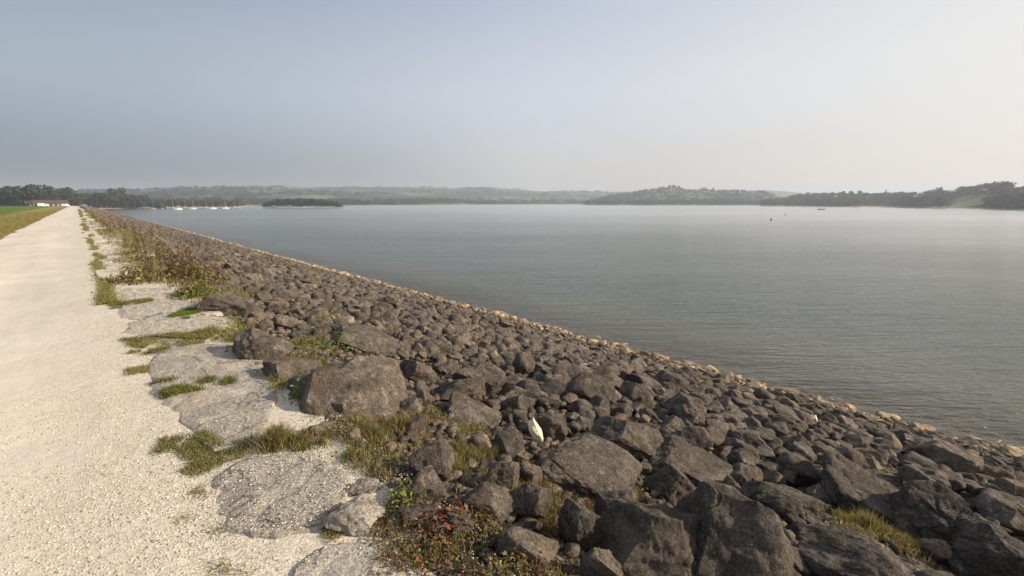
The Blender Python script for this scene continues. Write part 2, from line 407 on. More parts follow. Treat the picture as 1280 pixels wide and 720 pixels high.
def water_material():
    m, nt, out = new_mat("lake_water"); N = NT(nt); P = N.pos()
    sx = N.n('ShaderNodeSeparateXYZ'); N.l(P, sx.inputs[0])
    # wind ripples: crests run roughly across the dam line
    rot = N.n('ShaderNodeMapping'); rot.inputs['Rotation'].default_value = (0, 0, math.radians(40)); N.l(P, rot.inputs['Vector'])
    R = rot.outputs[0]
    w1 = N.noise(N.scaled(R, (0.22, 1.15, 1)), 1.5, 3, 0.55, 0.6)
    w2 = N.noise(N.scaled(R, (0.55, 1.6, 1)), 4.6, 3, 0.6, 0.2)
    w3 = N.noise(N.scaled(R, (0.3, 0.8, 1)), 0.35, 2, 0.5)
    h = N.math('ADD', N.math('MULTIPLY', w1, 1.1), N.math('MULTIPLY', w2, 0.55))
    h = N.math('ADD', h, N.math('MULTIPLY', w3, 1.6))
    calm = N.ramp(N.noise(N.scaled(R, (0.006, 0.02, 1)), 1.0, 4, 0.6), [(0.38, 0.55), (0.62, 1.0)])
    b = N.n('ShaderNodeBump'); b.inputs['Distance'].default_value = 0.30; vl = N.n('ShaderNodeVectorMath', operation='LENGTH'); N.l(P, vl.inputs[0])
    N.l(N.math('MULTIPLY', calm, N.ramp(N.maprange(vl.outputs['Value'], 10, 210, 0, 1), [(0, 1.0), (0.12, 0.65), (0.35, 0.30), (1.0, 0.18)])), b.inputs['Strength']); N.l(h, b.inputs['Height'])
    fr = N.n('ShaderNodeFresnel'); fr.inputs['IOR'].default_value = 1.333; N.l(b.outputs[0], fr.inputs['Normal'])
    gl = N.n('ShaderNodeBsdfGlossy'); N.l(N.maprange(sx.outputs[0], 20, 200, 0.13, 0.2), gl.inputs['Roughness']); N.l(b.outputs[0], gl.inputs['Normal'])
    gl.inputs['Color'].default_value = (0.99, 0.98, 0.95, 1)
    df = N.n('ShaderNodeBsdfDiffuse'); N.l(b.outputs[0], df.inputs['Normal'])
    N.l(N.ramp(N.maprange(N.math('ADD', sx.outputs[0], N.math('MULTIPLY', w3, 2.0)), 13.9, 22.0, 0, 1), [(0.0, (0.16, 0.125, 0.07)), (0.3, (0.09, 0.09, 0.06)), (1.0, (0.066, 0.078, 0.068))]), df.inputs['Color'])
    tr = N.n('ShaderNodeBsdfTransparent'); tr.inputs[0].default_value = (1.0, 0.94, 0.76, 1)
    depth = N.maprange(N.math('ADD', sx.outputs[0], N.math('MULTIPLY', w3, 1.5)), 13.8, 18.0, 0.15, 1.0)
    body = N.n('ShaderNodeMixShader'); N.l(depth, body.inputs[0]); N.l(tr.outputs[0], body.inputs[1]); N.l(df.outputs[0], body.inputs[2])
    mx = N.n('ShaderNodeMixShader'); N.l(fr.outputs[0], mx.inputs[0]); N.l(body.outputs[0], mx.inputs[1]); N.l(gl.outputs[0], mx.inputs[2])
    N.l(mx.outputs[0], out.inputs[0]); return m
M_WATER = water_material()

def plain(name, col, rough=0.7, var=0.2, scale=2.0):
    m, nt, out = new_mat(name); N = NT(nt)
    c = N.mix(var, col, N.ramp(N.noise(N.pos(), scale, 4), [(0.3, 0.6), (0.7, 1.3)]), 'MULTIPLY')
    N.l(N.bsdf(c, rough, None, 0.3).outputs[0], out.inputs[0]); return m
M_TRUNK = plain("bark", (0.09, 0.07, 0.05), 0.9, 0.5)
M_ROOF = plain("red_roof", (0.085, 0.05, 0.042), 0.85)
M_WALL = plain("pale_render", (0.30, 0.25, 0.21), 0.85)
M_WPAINT = plain("white_paint", (0.8, 0.8, 0.78), 0.35, 0.05)
M_GLASS = plain("dark_glass", (0.03, 0.035, 0.04), 0.1, 0.05)
M_DARK = plain("dark_rubber", (0.03, 0.03, 0.03), 0.6, 0.1)
M_PINK = plain("faded_orange_plastic", (0.55, 0.22, 0.14), 0.5, 0.1)
M_TARP = plain("weathered_boat_cover", (0.30, 0.29, 0.27), 0.7, 0.3)
M_ALU = plain("mast_aluminium", (0.40, 0.41, 0.42), 0.5, 0.05)

# ------------------------------------------------------------------ far land: one height sheet in rings round the dam
SH_PX = [118, 180, 296, 316, 427, 470, 560, 640, 728, 734, 840, 948, 954, 1010, 1100, 1180, 1280, 1400]
SH_Y = [261.3, 260.4, 259.5, 257.5, 257.2, 257.0, 256.3, 255.8, 255.6, 256.5, 256.8, 256.9, 257.6, 258.2, 258.9, 260.6, 262.4, 265.0]
sh_az = [az_px(p) for p in SH_PX]
sh_r = [float(np.linalg.norm(un(p, y, WZ))) for p, y in zip(SH_PX, SH_Y)]

def top_z(px, y, d):
    r = ray(px, y, YAW); t = d / math.hypot(r[0], r[1]); return CH + r[2] * t

def ridge(pts, dist, w_in, w_out):
    """pts: (px, skyline y); dist: number or list over the same px"""
    ds = [dist] * len(pts) if not isinstance(dist, (list, tuple)) else dist
    return dict(az=[az_px(p) for p, _ in pts], z=[top_z(p, y, d) for (p, y), d in zip(pts, ds)], d=ds, w0=w_in, w1=w_out)

RIDGES = [
    ridge([(-400, 240), (-60, 241), (60, 240), (190, 239), (260, 236), (340, 238), (460, 242), (560, 246), (600, 256)], 1700, 800, 900),
    ridge([(-400, 243), (20, 243), (190, 236), (225, 234.5), (300, 234), (430, 234), (520, 235), (600, 236), (700, 242), (760, 256)], 2400, 1200, 1500),
    ridge([(440, 254), (520, 241), (570, 235), (605, 234), (640, 237), (680, 239.5), (740, 240), (790, 243), (820, 252)], 2500, 900, 1200),
    ridge([(620, 246), (680, 240), (700, 238.5), (760, 239.5), (860, 239), (880, 238), (960, 238), (1010, 242), (1060, 252)], 3300, 1100, 1500),
    ridge([(722, 257), (745, 251), (775, 245), (800, 241), (826, 238), (850, 239), (900, 241), (948, 242), (980, 248), (1010, 257)], 1400, 330, 500),
    ridge([(944, 258), (965, 254), (985, 248), (1010, 245.5), (1090, 246), (1160, 245), (1195, 241.5), (1225, 237.5), (1250, 236), (1285, 232), (1400, 229), (1600, 229)],
          [float(np.interp(az_px(p), sh_az, sh_r)) + 210 for p in (944, 965, 985, 1010, 1090, 1160, 1195, 1225, 1250, 1285, 1400, 1600)], 190, 500),
]



ISL = un(378, 259.9, WZ)
ISL_AX = np.array([math.cos(YAW), -math.sin(YAW)]); ISL_AY = np.array([math.sin(YAW), math.cos(YAW)])

def land_z(X, Y):
    X = np.asarray(X, float); Y = np.asarray(Y, float)
    az = np.arctan2(X, Y); r = np.hypot(X, Y)
    az_l = az.copy()
    rs = np.interp(az_l, sh_az, sh_r, left=-1, right=sh_r[-1])
    rs = np.where(az > math.radians(118), 60 + 0 * rs, rs)
    s = r - rs
    n = fbm(np.c_[X, Y] * 0.012, 5, 3)
    land = WZ + sstep(s / 12) * 1.0 + np.clip(s, 0, 200) * 0.006 + np.clip(s / 80, 0, 1) * n * 0.5
    z = land
    for R in RIDGES:
        zr = np.interp(az, R['az'], R['z'], left=R['z'][0], right=R['z'][-1]); d = np.interp(az, R['az'], R['d'])
        dd = r - d
        prof = np.where(dd < 0, sstep(1 + dd / R['w0']), sstep(1 - 0.7 * dd / R['w1']))
        zz = -3.0 + (zr + 3.0) * prof + n * prof * np.minimum(1.5, d * 0.0008)
        z = np.where(s > 5, np.maximum(z, zz), z)
    lake = WZ - np.clip(-s * 0.12, 0.0, 6.0)
    z = np.where(s < 0, lake, z)
    # land behind the left end of the dam and downstream of it
    left = (az < sh_az[0]) | (az < -0.02)
    zl = np.where(Y > 300, -0.7 - sstep((X + 10) / 26) * 2.2, np.where(X < -30, -7.0, -9.5))
    for R in RIDGES[:2]:
        zr = np.interp(az, R['az'], R['z']); dd = r - R['d'][0]
        prof = np.where(dd < 0, sstep(1 + dd / R['w0']), sstep(1 - 0.7 * dd / R['w1']))
        zl = np.where(Y > 320, np.maximum(zl, -3.0 + (zr + 3.0) * prof), zl)
    z = np.where(left, zl, z)
    # island off the left shore
    dx = (X - ISL[0]) * ISL_AX[0] + (Y - ISL[1]) * ISL_AX[1]; dy = (X - ISL[0]) * ISL_AY[0] + (Y - ISL[1]) * ISL_AY[1]
    q = (dx / 41.0) ** 2 + (dy / 17.0) ** 2
    z = np.maximum(z, WZ - 1.2 + 3.0 * np.clip(1.25 - q, 0, 0.7))
    # keep the sheet below the embankment body
    under = (Y > -140) & (((X > 0.4) & (X < 44) & (Y < 492)) | ((X <= 0.4) & (X > -58) & (Y < 318)))
    z = np.where(under, np.minimum(z, -9.5), z)
    return z

azs = np.concatenate([np.radians(np.arange(-12, 98, 0.22)), np.radians(np.arange(98, 348, 3.0))])
rs_ = np.concatenate([[2, 60, 120, 180], np.arange(230, 620, 9), np.arange(620, 1500, 22), np.geomspace(1500, 9000, 60)])
A, Rr = np.meshgrid(azs, rs_, indexing='ij')
az_w = np.where(A > math.pi, A - 2 * math.pi, A)
X = Rr * np.sin(az_w); Y = Rr * np.cos(az_w)
Z = land_z(X.ravel(), Y.ravel()).reshape(X.shape)
V = np.c_[X.ravel(), Y.ravel(), Z.ravel()]
na, nr = X.shape
i, j = np.meshgrid(np.arange(na), np.arange(nr - 1), indexing='ij')
i2 = (i + 1) % na
Q = np.c_[(i * nr + j).ravel(), (i2 * nr + j).ravel(), (i2 * nr + j + 1).ravel(), (i * nr + j + 1).ravel()]
tag(obj('terrain', mesh_np('terrain', V, Q[:, ::-1], M_LAND, True)), kind='structure')

# water: one sheet
n = 60
ring = [(9000 * math.sin(t), 9000 * math.cos(t)) for t in np.linspace(0, 2 * math.pi, n, endpoint=False)]
wv = [(13.0, -400, WZ), (13.0, 640, WZ), (2500, 5000, WZ), (5000, 2000, WZ), (5000, -400, WZ)]
wq = []
bmv = []
me = bpy.data.meshes.new('water')
me.from_pydata([(10.5, -140, WZ), (900, -140, WZ), (4500, 0, WZ), (4500, 4500, WZ), (10.5, 4500, WZ)], [], [(0, 1, 2, 3, 4)])
me.materials.append(M_WATER)
tag(obj('water', me), kind='structure')

# ------------------------------------------------------------------ embankment
def grid_mesh(name, xs, ys, zf, mat, smooth=True):
    Xg, Yg = np.meshgrid(xs, ys, indexing='ij'); x = Xg.ravel(); y = Yg.ravel()
    z = zf(x, y); nx, ny = len(xs), len(ys)
    a, b = np.meshgrid(np.arange(nx - 1), np.arange(ny - 1), indexing='ij')
    q = np.c_[(a * ny + b).ravel(), ((a + 1) * ny + b).ravel(), ((a + 1) * ny + b + 1).ravel(), (a * ny + b + 1).ravel()]
    return mesh_np(name, np.c_[x, y, z], q, mat, smooth)

def emb_z(x, y):
    n = fbm(np.c_[x, y] * 1.3, 3, 4)
    amp = np.clip((x - 1.0) / 0.8, 0, 1) * 0.05
    return bank_z(x, y) + n * amp - np.clip((x - 1.1) * 0.2, 0, 0.03)
ysg = np.concatenate([np.arange(-140, -8, 8), np.arange(-8, 20, 0.2), np.arange(20, 60, 0.6), np.arange(60, 495, 6)])
tag(obj('embankment', grid_mesh('embankment', np.concatenate([np.arange(0.9, 14.0, 0.2), np.arange(14, 36, 2.0)]), ysg, emb_z, M_SOIL)), kind='structure')

def edge_l(y): return -2.75 + 0.10 * vnoise(np.c_[y * 0.7, y * 0], 21) + 0.05 * vnoise(np.c_[y * 3, y * 0], 22)
def edge_r(y): return np.where(y < 1.7, 1.0, 1.22) + 0.12 * vnoise(np.c_[y * 1.1, y * 0], 23) + 0.06 * vnoise(np.c_[y * 4, y * 0], 24)
yp = np.concatenate([np.arange(-140, -6, 5), np.arange(-6, 12, 0.06), np.arange(12, 40, 0.3), np.arange(40, 311, 3.0)])
us = np.linspace(0, 1, 60)
U, YY = np.meshgrid(us, yp, indexing='ij')
L_ = edge_l(yp); R_ = edge_r(yp)
XX = L_[None, :] + U * (R_ - L_)[None, :]
zz = 0.012 * fbm(np.c_[XX.ravel(), YY.ravel() * 0.5] * 1.1, 31, 3) - 0.02 * np.clip(np.abs(U.ravel() - 0.5) * 2 - 0.9, 0, 1) * 10 * 0.6 + 0.016
q = np.c_[XX.ravel(), YY.ravel(), zz]
a, b = np.meshgrid(np.arange(len(us) - 1), np.arange(len(yp) - 1), indexing='ij'); ny = len(yp)
tag(obj('path', mesh_np('path', q, np.c_[(a * ny + b).ravel(), ((a + 1) * ny + b).ravel(), ((a + 1) * ny + b + 1).ravel(), (a * ny + b + 1).ravel()], M_GRAVEL, True)), kind='structure')

# crest lawn left of the path, turning down the far side
def lawn_z(x, y): return np.where(x > -32, -0.004, -0.004 + (x + 32) * 0.33) + np.where(x < -3.1, 0.02 * vnoise(np.c_[x, y] * 0.3, 9), 0.0)
tag(obj('lawn', grid_mesh('lawn', np.array([-60, -50, -40, -32, -26, -20, -16, -12, -9, -7, -5, -4, -3.4, -2.9, -2.5, 1.0]), np.concatenate([np.arange(-140, 0, 10), np.arange(0, 80, 1.0), np.arange(80, 330, 5.0)]), lawn_z, M_FIELD)), kind='structure')

# ------------------------------------------------------------------ rocks
def ico(level):
    me_ = bpy.data.meshes.new('t'); import bmesh
    bm = bmesh.new(); bmesh.ops.create_icosphere(bm, subdivisions=level, radius=1.0)
    v = np.array([q.co[:] for q in bm.verts]); f = np.array([[w.index for w in q.verts] for q in bm.faces])
    bm.free(); bpy.data.meshes.remove(me_); return v, f
ICO = {k: ico(k) for k in (1, 2, 3, 4, 5, 6)}

def rock_unit(level, seed, flat=False):
    """angular quarried block: a ball cut by planes, then weathered; fits about -1..1"""
    r = np.random.default_rng(seed)
    v, f = ICO[level]; v = v.copy()
    # axis-like planes first (blocky), then random chamfers
    B, _ = np.linalg.qr(r.normal(size=(3, 3)))
    if flat: B = np.eye(3)
    for k in range(3):
        for s in (1, -1):
            n = B[k] * s + r.normal(size=3) * 0.22; n /= np.linalg.norm(n)
            d = r.uniform(0.52, 0.80) if level > 3 else r.uniform(0.42, 0.68); e = v @ n - d
            v -= np.outer(np.clip(e, 0, None) * (0.97 if seed % 4 else 0.84), n)
    for k in range(r.integers(5, 9) if level > 3 else r.integers(3, 6)):
        n = r.normal(size=3); n /= np.linalg.norm(n); d = r.uniform(0.56, 0.82); e = v @ n - d
        v -= np.outer(np.clip(e, 0, None) * 0.95, n)
    nn = v / (np.linalg.norm(v, axis=1)[:, None] + 1e-9)
    amp = (0.07 if level >= 4 else 0.035) * vnoise(v * 2.2 + seed, seed % 97)
    if level >= 3: amp = amp + (0.045 if level >= 4 else .018) * vnoise(v * 5.1 + seed, 5 + seed % 89)
    if level >= 4:
        rdg = 1 - np.abs(vnoise(v * 3.3 + seed * 0.7, 11)); amp = amp - 0.05 * np.clip(rdg - 0.86, 0, 1) / 0.14
        amp = amp + 0.022 * vnoise(v * 11 + seed, 13)
    if level >= 5: amp = amp + 0.013 * vnoise(v * 24 + seed, 17)
    if level >= 6: amp = amp + 0.007 * vnoise(v * 50 + seed, 19)
    v = v + nn * amp[:, None]
    v -= (v.max(0) + v.min(0)) / 2
    v /= (np.abs(v).max(0))
    return v, f

def rock_cut(level, planes, seed):
    v, f = ICO[level]; v = v * 1.25
    for _ in range(2):
        for (n, d) in planes:
            n = np.array(n, float); n /= np.linalg.norm(n); e = v @ n - d
            v = v - np.outer(np.clip(e, 0, None) * 0.86, n)
    nn = v / (np.linalg.norm(v, axis=1)[:, None] + 1e-9)
    amp = .08 * vnoise(v * 2.2 + seed, 3) + .045 * vnoise(v * 5 + seed, 5) + .016 * vnoise(v * 11, 7) + .010 * vnoise(v * 24, 9) + .005 * vnoise(v * 50, 11)
    amp -= .035 * np.clip(1 - np.abs(vnoise(v * 2.7 + 9, 15)) - .9, 0, 1) / .1
    amp += .022 * np.sign(vnoise(v * np.array([2, 2, 9]) + seed, 21)) * np.abs(vnoise(v * np.array([2, 2, 9]) + seed, 21)) ** .5
    v = v + nn * amp[:, None]
    v -= (v.max(0) + v.min(0)) / 2; v /= np.abs(v).max(0)
    return v, f
CUTS = {
    1: [((-.80, -.30, .42), .50), ((.30, -.55, .62), .46), ((.9, .1, .35), .72), ((0, 1, .25), .75), ((.15, .5, .9), .66), ((0, -1, 0), .9), ((0, 0, -1), .7), ((-.5, .8, .3), .7)],
    0: [((-.80, -.25, .50), .60), ((-.05, -.62, .72), .40), ((.50, -.15, 1), .33), ((-.3, .4, 1), .42), ((.85, -.35, .6), .56), ((.45, -.8, .5), .52), ((0, 1, .5), .7), ((0, 0, -1), .6), ((-.2, -1, .1), .85)],
    2: [((-.6, -.3, .7), .62), ((.2, -.75, .5), .58), ((.8, -.3, .45), .66), ((0, .3, 1), .52), ((0, 1, 0), .8), ((0, 0, -1), .6)],
}

def rotm(rx, ry, rz):
    return np.array(Matrix.Rotation(rz, 3, 'Z') @ Matrix.Rotation(ry, 3, 'Y') @ Matrix.Rotation(rx, 3, 'X'))

def join(parts):
    V = []; T = []; AT = []; o = 0
    for v, f, t in parts:
        V.append(v); T.append(f + o); AT.append(np.full(len(v), t) if np.isscalar(t) else t); o += len(v)
    return np.concatenate(V), np.concatenate(T), np.concatenate(AT)

def rock_object(name, pos, half, rot, level, seed, tone, mat, flat=False, cut=None):
    v, f = rock_cut(level, cut, seed) if cut else rock_unit(level, seed, flat)
    v = (v * np.array(half)) @ rot.T
    return obj(name, mesh_np(name, v, f, mat, level >= 3, {'tone': np.full(len(v), tone)}), tuple(pos))

# landmarks measured off the photo: x0, x1, top y, base y, tone, flat, label, size word, material
HERO = [
    (355, 515, 430, 522, .62, 0, 'huge low brown-grey boulder sloping up beside the path slabs', 'the huge low boulder by the slabs', 0),
    (806, 990, 598, 745, .50, 0, 'largest boulder in the foreground, ridged, left face dark and right face grey', 'the largest foreground boulder', 0),
    (737, 895, 655, 730, .40, 0, 'rough knobbly brown boulder at the bottom edge of the picture', 'the knobbly bottom-edge boulder', 0),
    (724, 777, 682, 728, .72, 0, 'small paler pointed rock leaning against the knobbly bottom boulder', None, 0),
    (668, 808, 546, 615, .55, 1, 'broad flat slab-like boulder with red herbs along its front', 'the broad flat boulder', 0),
    (740, 797, 610, 665, .66, 0, 'streaked light grey rock standing in front of the broad flat boulder', None, 0),
    (697, 750, 624, 684, .25, 0, 'dark upright rock among red herbs', 'the dark upright rock', 0),
    (577, 652, 611, 652, .58, 0, 'wedge-shaped grey rock with a dark left end', 'the wedge-shaped rock', 0),
    (638, 687, 602, 650, .60, 0, 'tilted block with a yellowish right side', None, 0),
    (620, 699, 664, 706, .62, 0, 'smooth pale grey oblong rock lying in red herbs', 'the smooth oblong rock', 0),
    (512, 569, 545, 602, .50, 0, 'tall block, rear one of the leaning pair by the grass', 'the leaning pair of blocks', 0),
    (497, 557, 586, 632, .64, 0, 'rounded block, front one of the leaning pair by the grass', None, 0),
    (605, 650, 573, 614, .55, 0, 'brownish rounded rock behind the tilted block', None, 0),
    (648, 677, 580, 606, .66, 0, 'small squarish rock behind the tilted block', None, 0),
    (540, 607, 466, 507, .50, 0, 'block with a black shaded left face above the tall grass', 'the block above the tall grass', 0),
    (500, 546, 446, 478, .58, 0, 'round-topped rock at the right end of the huge low boulder', None, 0),
    (565, 636, 449, 496, .42, 0, 'rounded dark boulder uphill of the water side rocks', 'the rounded dark boulder', 0),
    (295, 366, 414, 455, .60, 1, 'low grey rock between slabs and bank, herbs on its front', 'the low rock beside the slabs', 0),
    (335, 397, 446, 480, .58, 1, 'flat-topped rock left of the huge low boulder', None, 0),
    (252, 317, 364, 397, .32, 0, 'dark humped boulder beside the yellow-green bush', 'the dark humped boulder', 0),
    (555, 627, 513, 536, .56, 1, 'long low rock behind the leaning pair', None, 0),
    (728, 828, 522, 572, .48, 0, 'wide pitted boulder right of the white stone', 'the wide pitted boulder', 0),
    (804, 866, 574, 622, .52, 0, 'triangular rock just behind the largest foreground boulder', None, 0),
    (812, 912, 561, 604, .36, 1, 'long dark boulder split by a crack', 'the long cracked boulder', 0),
    (925, 1022, 596, 655, .46, 0, 'brown boulder tucked behind the right side of the largest boulder', None, 0),
    (668, 709, 510, 552, .40, 0, 'dark rounded rock right behind the white stone', None, 0),
    (660, 680, 520, 556, .9, 0, 'bright white pointed stone standing upright among the dark rocks', 'the white stone', 3),
    (410, 482, 634, 674, .22, 0, 'pale cream block at the gravel edge near the red herbs', 'the pale cream block', 1),
    (440, 478, 600, 624, .30, 0, 'small cream rounded block behind the larger cream block', None, 1),
    (383, 416, 530, 550, .8, 0, 'small pale rock lying in the grass left of the tall grass', None, 0),
    (434, 452, 538, 558, .9, 0, 'little cube-like pale rock standing in the grass', None, 0),
    (985, 1013, 650, 678, .60, 0, 'small square rock at the right foot of the largest boulder', None, 0),
    (1152, 1184, 672, 702, .95, 0, 'pale pointed stone near the bottom right corner', 'the pale pointed stone', 0),
    (1022, 1140, 575, 650, .34, 1, 'great flat dark slab sloping toward the water', 'the great flat dark slab', 0),
    (1120, 1225, 600, 690, .32, 1, 'second great dark slab, ending above the bottom right corner', None, 0),
    (1200, 1300, 655, 735, .18, 0, 'near-black boulder in the bottom right corner', 'the near-black corner boulder', 0),
    (1000, 1130, 690, 745, .42, 0, 'boulder cut by the bottom edge right of the largest boulder', None, 0),
    (498, 548, 640, 664, .45, 0, 'low dark rock half hidden by herbs below the leaning pair', None, 0),
    (556, 600, 648, 668, .5, 1, 'flat rock half buried in red herbs', None, 0),
    (418, 444, 396, 410, .98, 0, 'small whitish stone far up the bank', None, 0),
    (342, 372, 395, 412, .7, 0, 'pale brown rock behind the low rock beside the slabs', None, 0),
    (488, 506, 618, 634, .8, 0, 'small pale wedge of stone left of the leaning pair', None, 1),
    (1008, 1020, 520, 530, .98, 0, 'tiny round pale stone near the waterline', None, 3),
    (383, 414, 494, 519, .62, 0, 'small brown block broken off at the foot of the huge low boulder', None, 0),
    (415, 450, 498, 522, .5, 0, 'rough block standing at the front of the huge low boulder', None, 0),
    (455, 500, 490, 515, .6, 0, 'low pale-topped rock at the right foot of the huge low boulder', None, 0),
    (408, 505, 418, 440, .5, 1, 'flat outcrop-like rock just behind the huge low boulder', None, 0),
    (640, 668, 440, 470, .5, 0, 'upright block uphill of the rounded dark boulder', None, 0),
]
MT = [M_ROCK, M_SLAB, M_SHORE, M_WHITE]
GROUP_B = "dark boulders of the stone bank"
occupied = []      # x, y, radius
landmarks = []     # px, py, phrase
for k, (x0, x1, y0, y1, tone, flat, label, lm, mi) in enumerate(HERO):
    cx = (x0 + x1) / 2
    p = at(cx, y1 - 3)
    _, _, zc = proj(p); zc = float(zc[0])
    W = (x1 - x0) / F * zc; Hm = (y1 - y0) / F * zc
    dist = math.hypot(p[0], p[1]); dep = math.atan2(CH - p[2], dist)
    D = W * (0.95 if flat else 0.72)
    if mi == 3 and k < 40: D = W * 0.9
    if k == 0: D = W * 1.0
    H = (Hm - D * math.sin(dep) * 0.75) / math.cos(dep)
    H = float(np.clip(H, W * (0.22 if flat else 0.42), W * 2.2))
    vd = p[:2] / dist
    c = p[:2] + vd * D * 0.42
    rz = math.atan2(vd[1], vd[0]) - math.pi / 2
    gz = float(bank_z(c[0], c[1]))
    px_w = x1 - x0
    if k in CUTS: H *= {0: .78, 1: 1.08, 2: 1.1}[k]
    lvl = 6 if px_w > 90 else 5 if px_w > 34 else 4
    rr = np.random.default_rng(100 + k)
    rot = rotm(rr.uniform(-.1, .1), (0.28 if flat else 0.0 if k in CUTS else rr.uniform(-.05, .2)), rz + rr.uniform(-.15, .15)) if mi != 3 else rotm(0.1, -0.35, rz)
    if mi == 3 and px_w > 15: half = (W * 0.36, D * 0.3, H * 0.62)
    else: half = (W * 0.53, D * 0.56, H * 0.72)
    seeds = {0: 512, 1: 37, 26: 77}
    nm = 'boulder' if mi == 0 else 'stone'
    o = rock_object(nm, (c[0], c[1], gz + H * 0.32), half, rot, lvl, seeds.get(k, 1000 + k * 7), tone, MT[mi], bool(flat), CUTS.get(k))
    tag(o, label, 'boulder' if mi == 0 else 'stone', GROUP_B if mi == 0 else None)
    n_ = max(1, int(round(W / max(D, .01))))
    occupied.append((c[0], c[1], max(W, D) * 0.46))
    if lm: landmarks.append((cx, (y0 + y1) / 2, lm))
landmarks += [(1060, 470, 'the waterline at the tiny round stone'), (900, 520, 'the middle of the lower bank'), (1180, 560, 'the waterline at the right edge'), (520, 400, 'the upper bank above the huge boulder'), (640, 410, 'the point where the slope narrows'), (250, 345, 'the yellow-green bush'), (760, 430, 'the waterline below'), (1000, 510, 'the tiny round waterline stone')]

# vegetation areas on the bank, as ground outlines
def gp(pts): return [tuple(at(px, py)[:2]) for px, py in pts]
Z_TALL = gp([(372, 562), (392, 525), (440, 505), (520, 497), (600, 520), (625, 560), (575, 548), (510, 560), (490, 606), (430, 592)])
Z_HERB = gp([(485, 640), (560, 628), (625, 655), (700, 706), (720, 690), (735, 745), (500, 760), (465, 680)])
Z_RED = gp([(690, 660), (650, 640), (690, 604), (800, 606), (805, 650), (800, 690), (735, 690)])
Z_MID = gp([(285, 395), (325, 405), (350, 430), (400, 425), (425, 440), (380, 470), (345, 500), (335, 465), (285, 440)])
Z_RGT = gp([(1045, 630), (1075, 640), (1130, 668), (1150, 690), (1080, 690), (1130, 730), (985, 730), (1000, 700), (1060, 690)])
Z_MOSS = gp([(560, 560), (620, 560), (700, 600), (640, 640), (560, 640), (560, 600)])
Z_FARL = gp([(118, 288), (170, 292), (232, 330), (262, 372), (250, 392), (215, 372), (160, 330)])
VEG = [Z_TALL, Z_HERB, Z_RED, Z_MID, Z_RGT, Z_MOSS, Z_FARL]

# filler rocks by dart throwing near, jittered rows far
class Grid:
    def __init__(s, c): s.c = c; s.d = {}
    def add(s, x, y, r):
        s.d.setdefault((int(x // s.c), int(y // s.c)), []).append((x, y, r))
    def free(s, x, y, r, k):
        a, b = int(x // s.c), int(y // s.c)
        for i in range(a - 1, a + 2):
            for j in range(b - 1, b + 2):
                for (u, v, q) in s.d.get((i, j), ()):
                    if (u - x) ** 2 + (v - y) ** 2 < ((r + q) * k) ** 2: return False
        return True
G = Grid(1.0)
for x, y, r in occupied:
    r = min(r, 0.9)
    G.add(x, y, r)
small_big = [(x, y, r) for x, y, r in occupied if r > 0.5]
rocks = []        # x, y, r, veg
def hero_hit(a0, a1, b0, b1):
    for h in HERO:
        mx_ = (h[1] - h[0]) * .14; my_ = (h[3] - h[2]) * .14
        if a1 > h[0] + mx_ and a0 < h[1] - mx_ and b1 > h[2] + my_ and b0 < h[3] - my_: return True
    return False
def throw(n, x0, x1, y0, y1, rlo, rhi, k, vegp):
    xs = rng.uniform(x0, x1, n); ys = rng.uniform(y0, y1, n); rs = rlo + (rhi - rlo) * rng.random(n) ** 2.2
    px, py, zc = proj(np.c_[xs, ys, bank_z(xs, ys)])
    vis = (zc > 0.5) & (px > -120) & (px < 1400) & (py < 860)
    veg = np.zeros(n, bool)
    for z in VEG: veg |= in_poly(xs, ys, z)
    upper = (xs < 2.0 + 0.5 * vnoise(np.c_[xs, ys] * .5, 4)) & (ys < 90)
    keep = vis & (~veg | (rng.random(n) < vegp)) & (~upper | (rng.random(n) < max(vegp, 0.35)))
    o = np.argsort(-rs)
    for i in o:
        if not keep[i]: continue
        x, y, r = xs[i], ys[i], rs[i]
        if veg[i]: r *= 0.8
        w_ = 2 * r * F / zc[i]
        if w_ > 7 and hero_hit(px[i] - w_ * .5, px[i] + w_ * .5, py[i] - w_ * .75, py[i] + w_ * .15): continue
        if any((x - a) ** 2 + (y - b) ** 2 < (q * 0.9) ** 2 for a, b, q in small_big): continue
        if G.free(x, y, r, k):
            G.add(x, y, r); rocks.append((x, y, r, veg[i]))
throw(160, 1.35, 11.8, -3.5, 6, 0.16, 0.34, 0.80, 0.05)
throw(260, 1.35, 11.8, 6, 20, 0.14, 0.27, 0.80, 0.05)
throw(5000, 1.35, 12.0, -3.5, 5, 0.085, 0.18, 0.79, 0.22)
throw(12000, 1.35, 12.0, -3.5, 20, 0.072, 0.145, 0.79, 0.15)
throw(20000, 1.32, 12.3, -3.5, 20, 0.036, 0.062, 0.90, 0.40)
throw(500, 1.35, 11.8, 20, 42, 0.12, 0.24, 0.80, 0.25)
throw(20000, 1.35, 12.2, 20, 42, 0.07, 0.135, 0.81, 0.25)
RK = np.array([(a, b, c) for a, b, c, _ in rocks])
pxs, pys, zcs = proj(np.c_[RK[:, 0], RK[:, 1], bank_z(RK[:, 0], RK[:, 1])])
pw = RK[:, 2] * 2 * F / zcs
inview = (pxs > -10) & (pxs < 1290) & (pys > 255) & (pys < 740)
order = np.argsort(-np.where(inview, pw, 0))
N_IND = 300 - len([h for h in HERO if h[8] == 0])
ind = set(order[:N_IND].tolist())

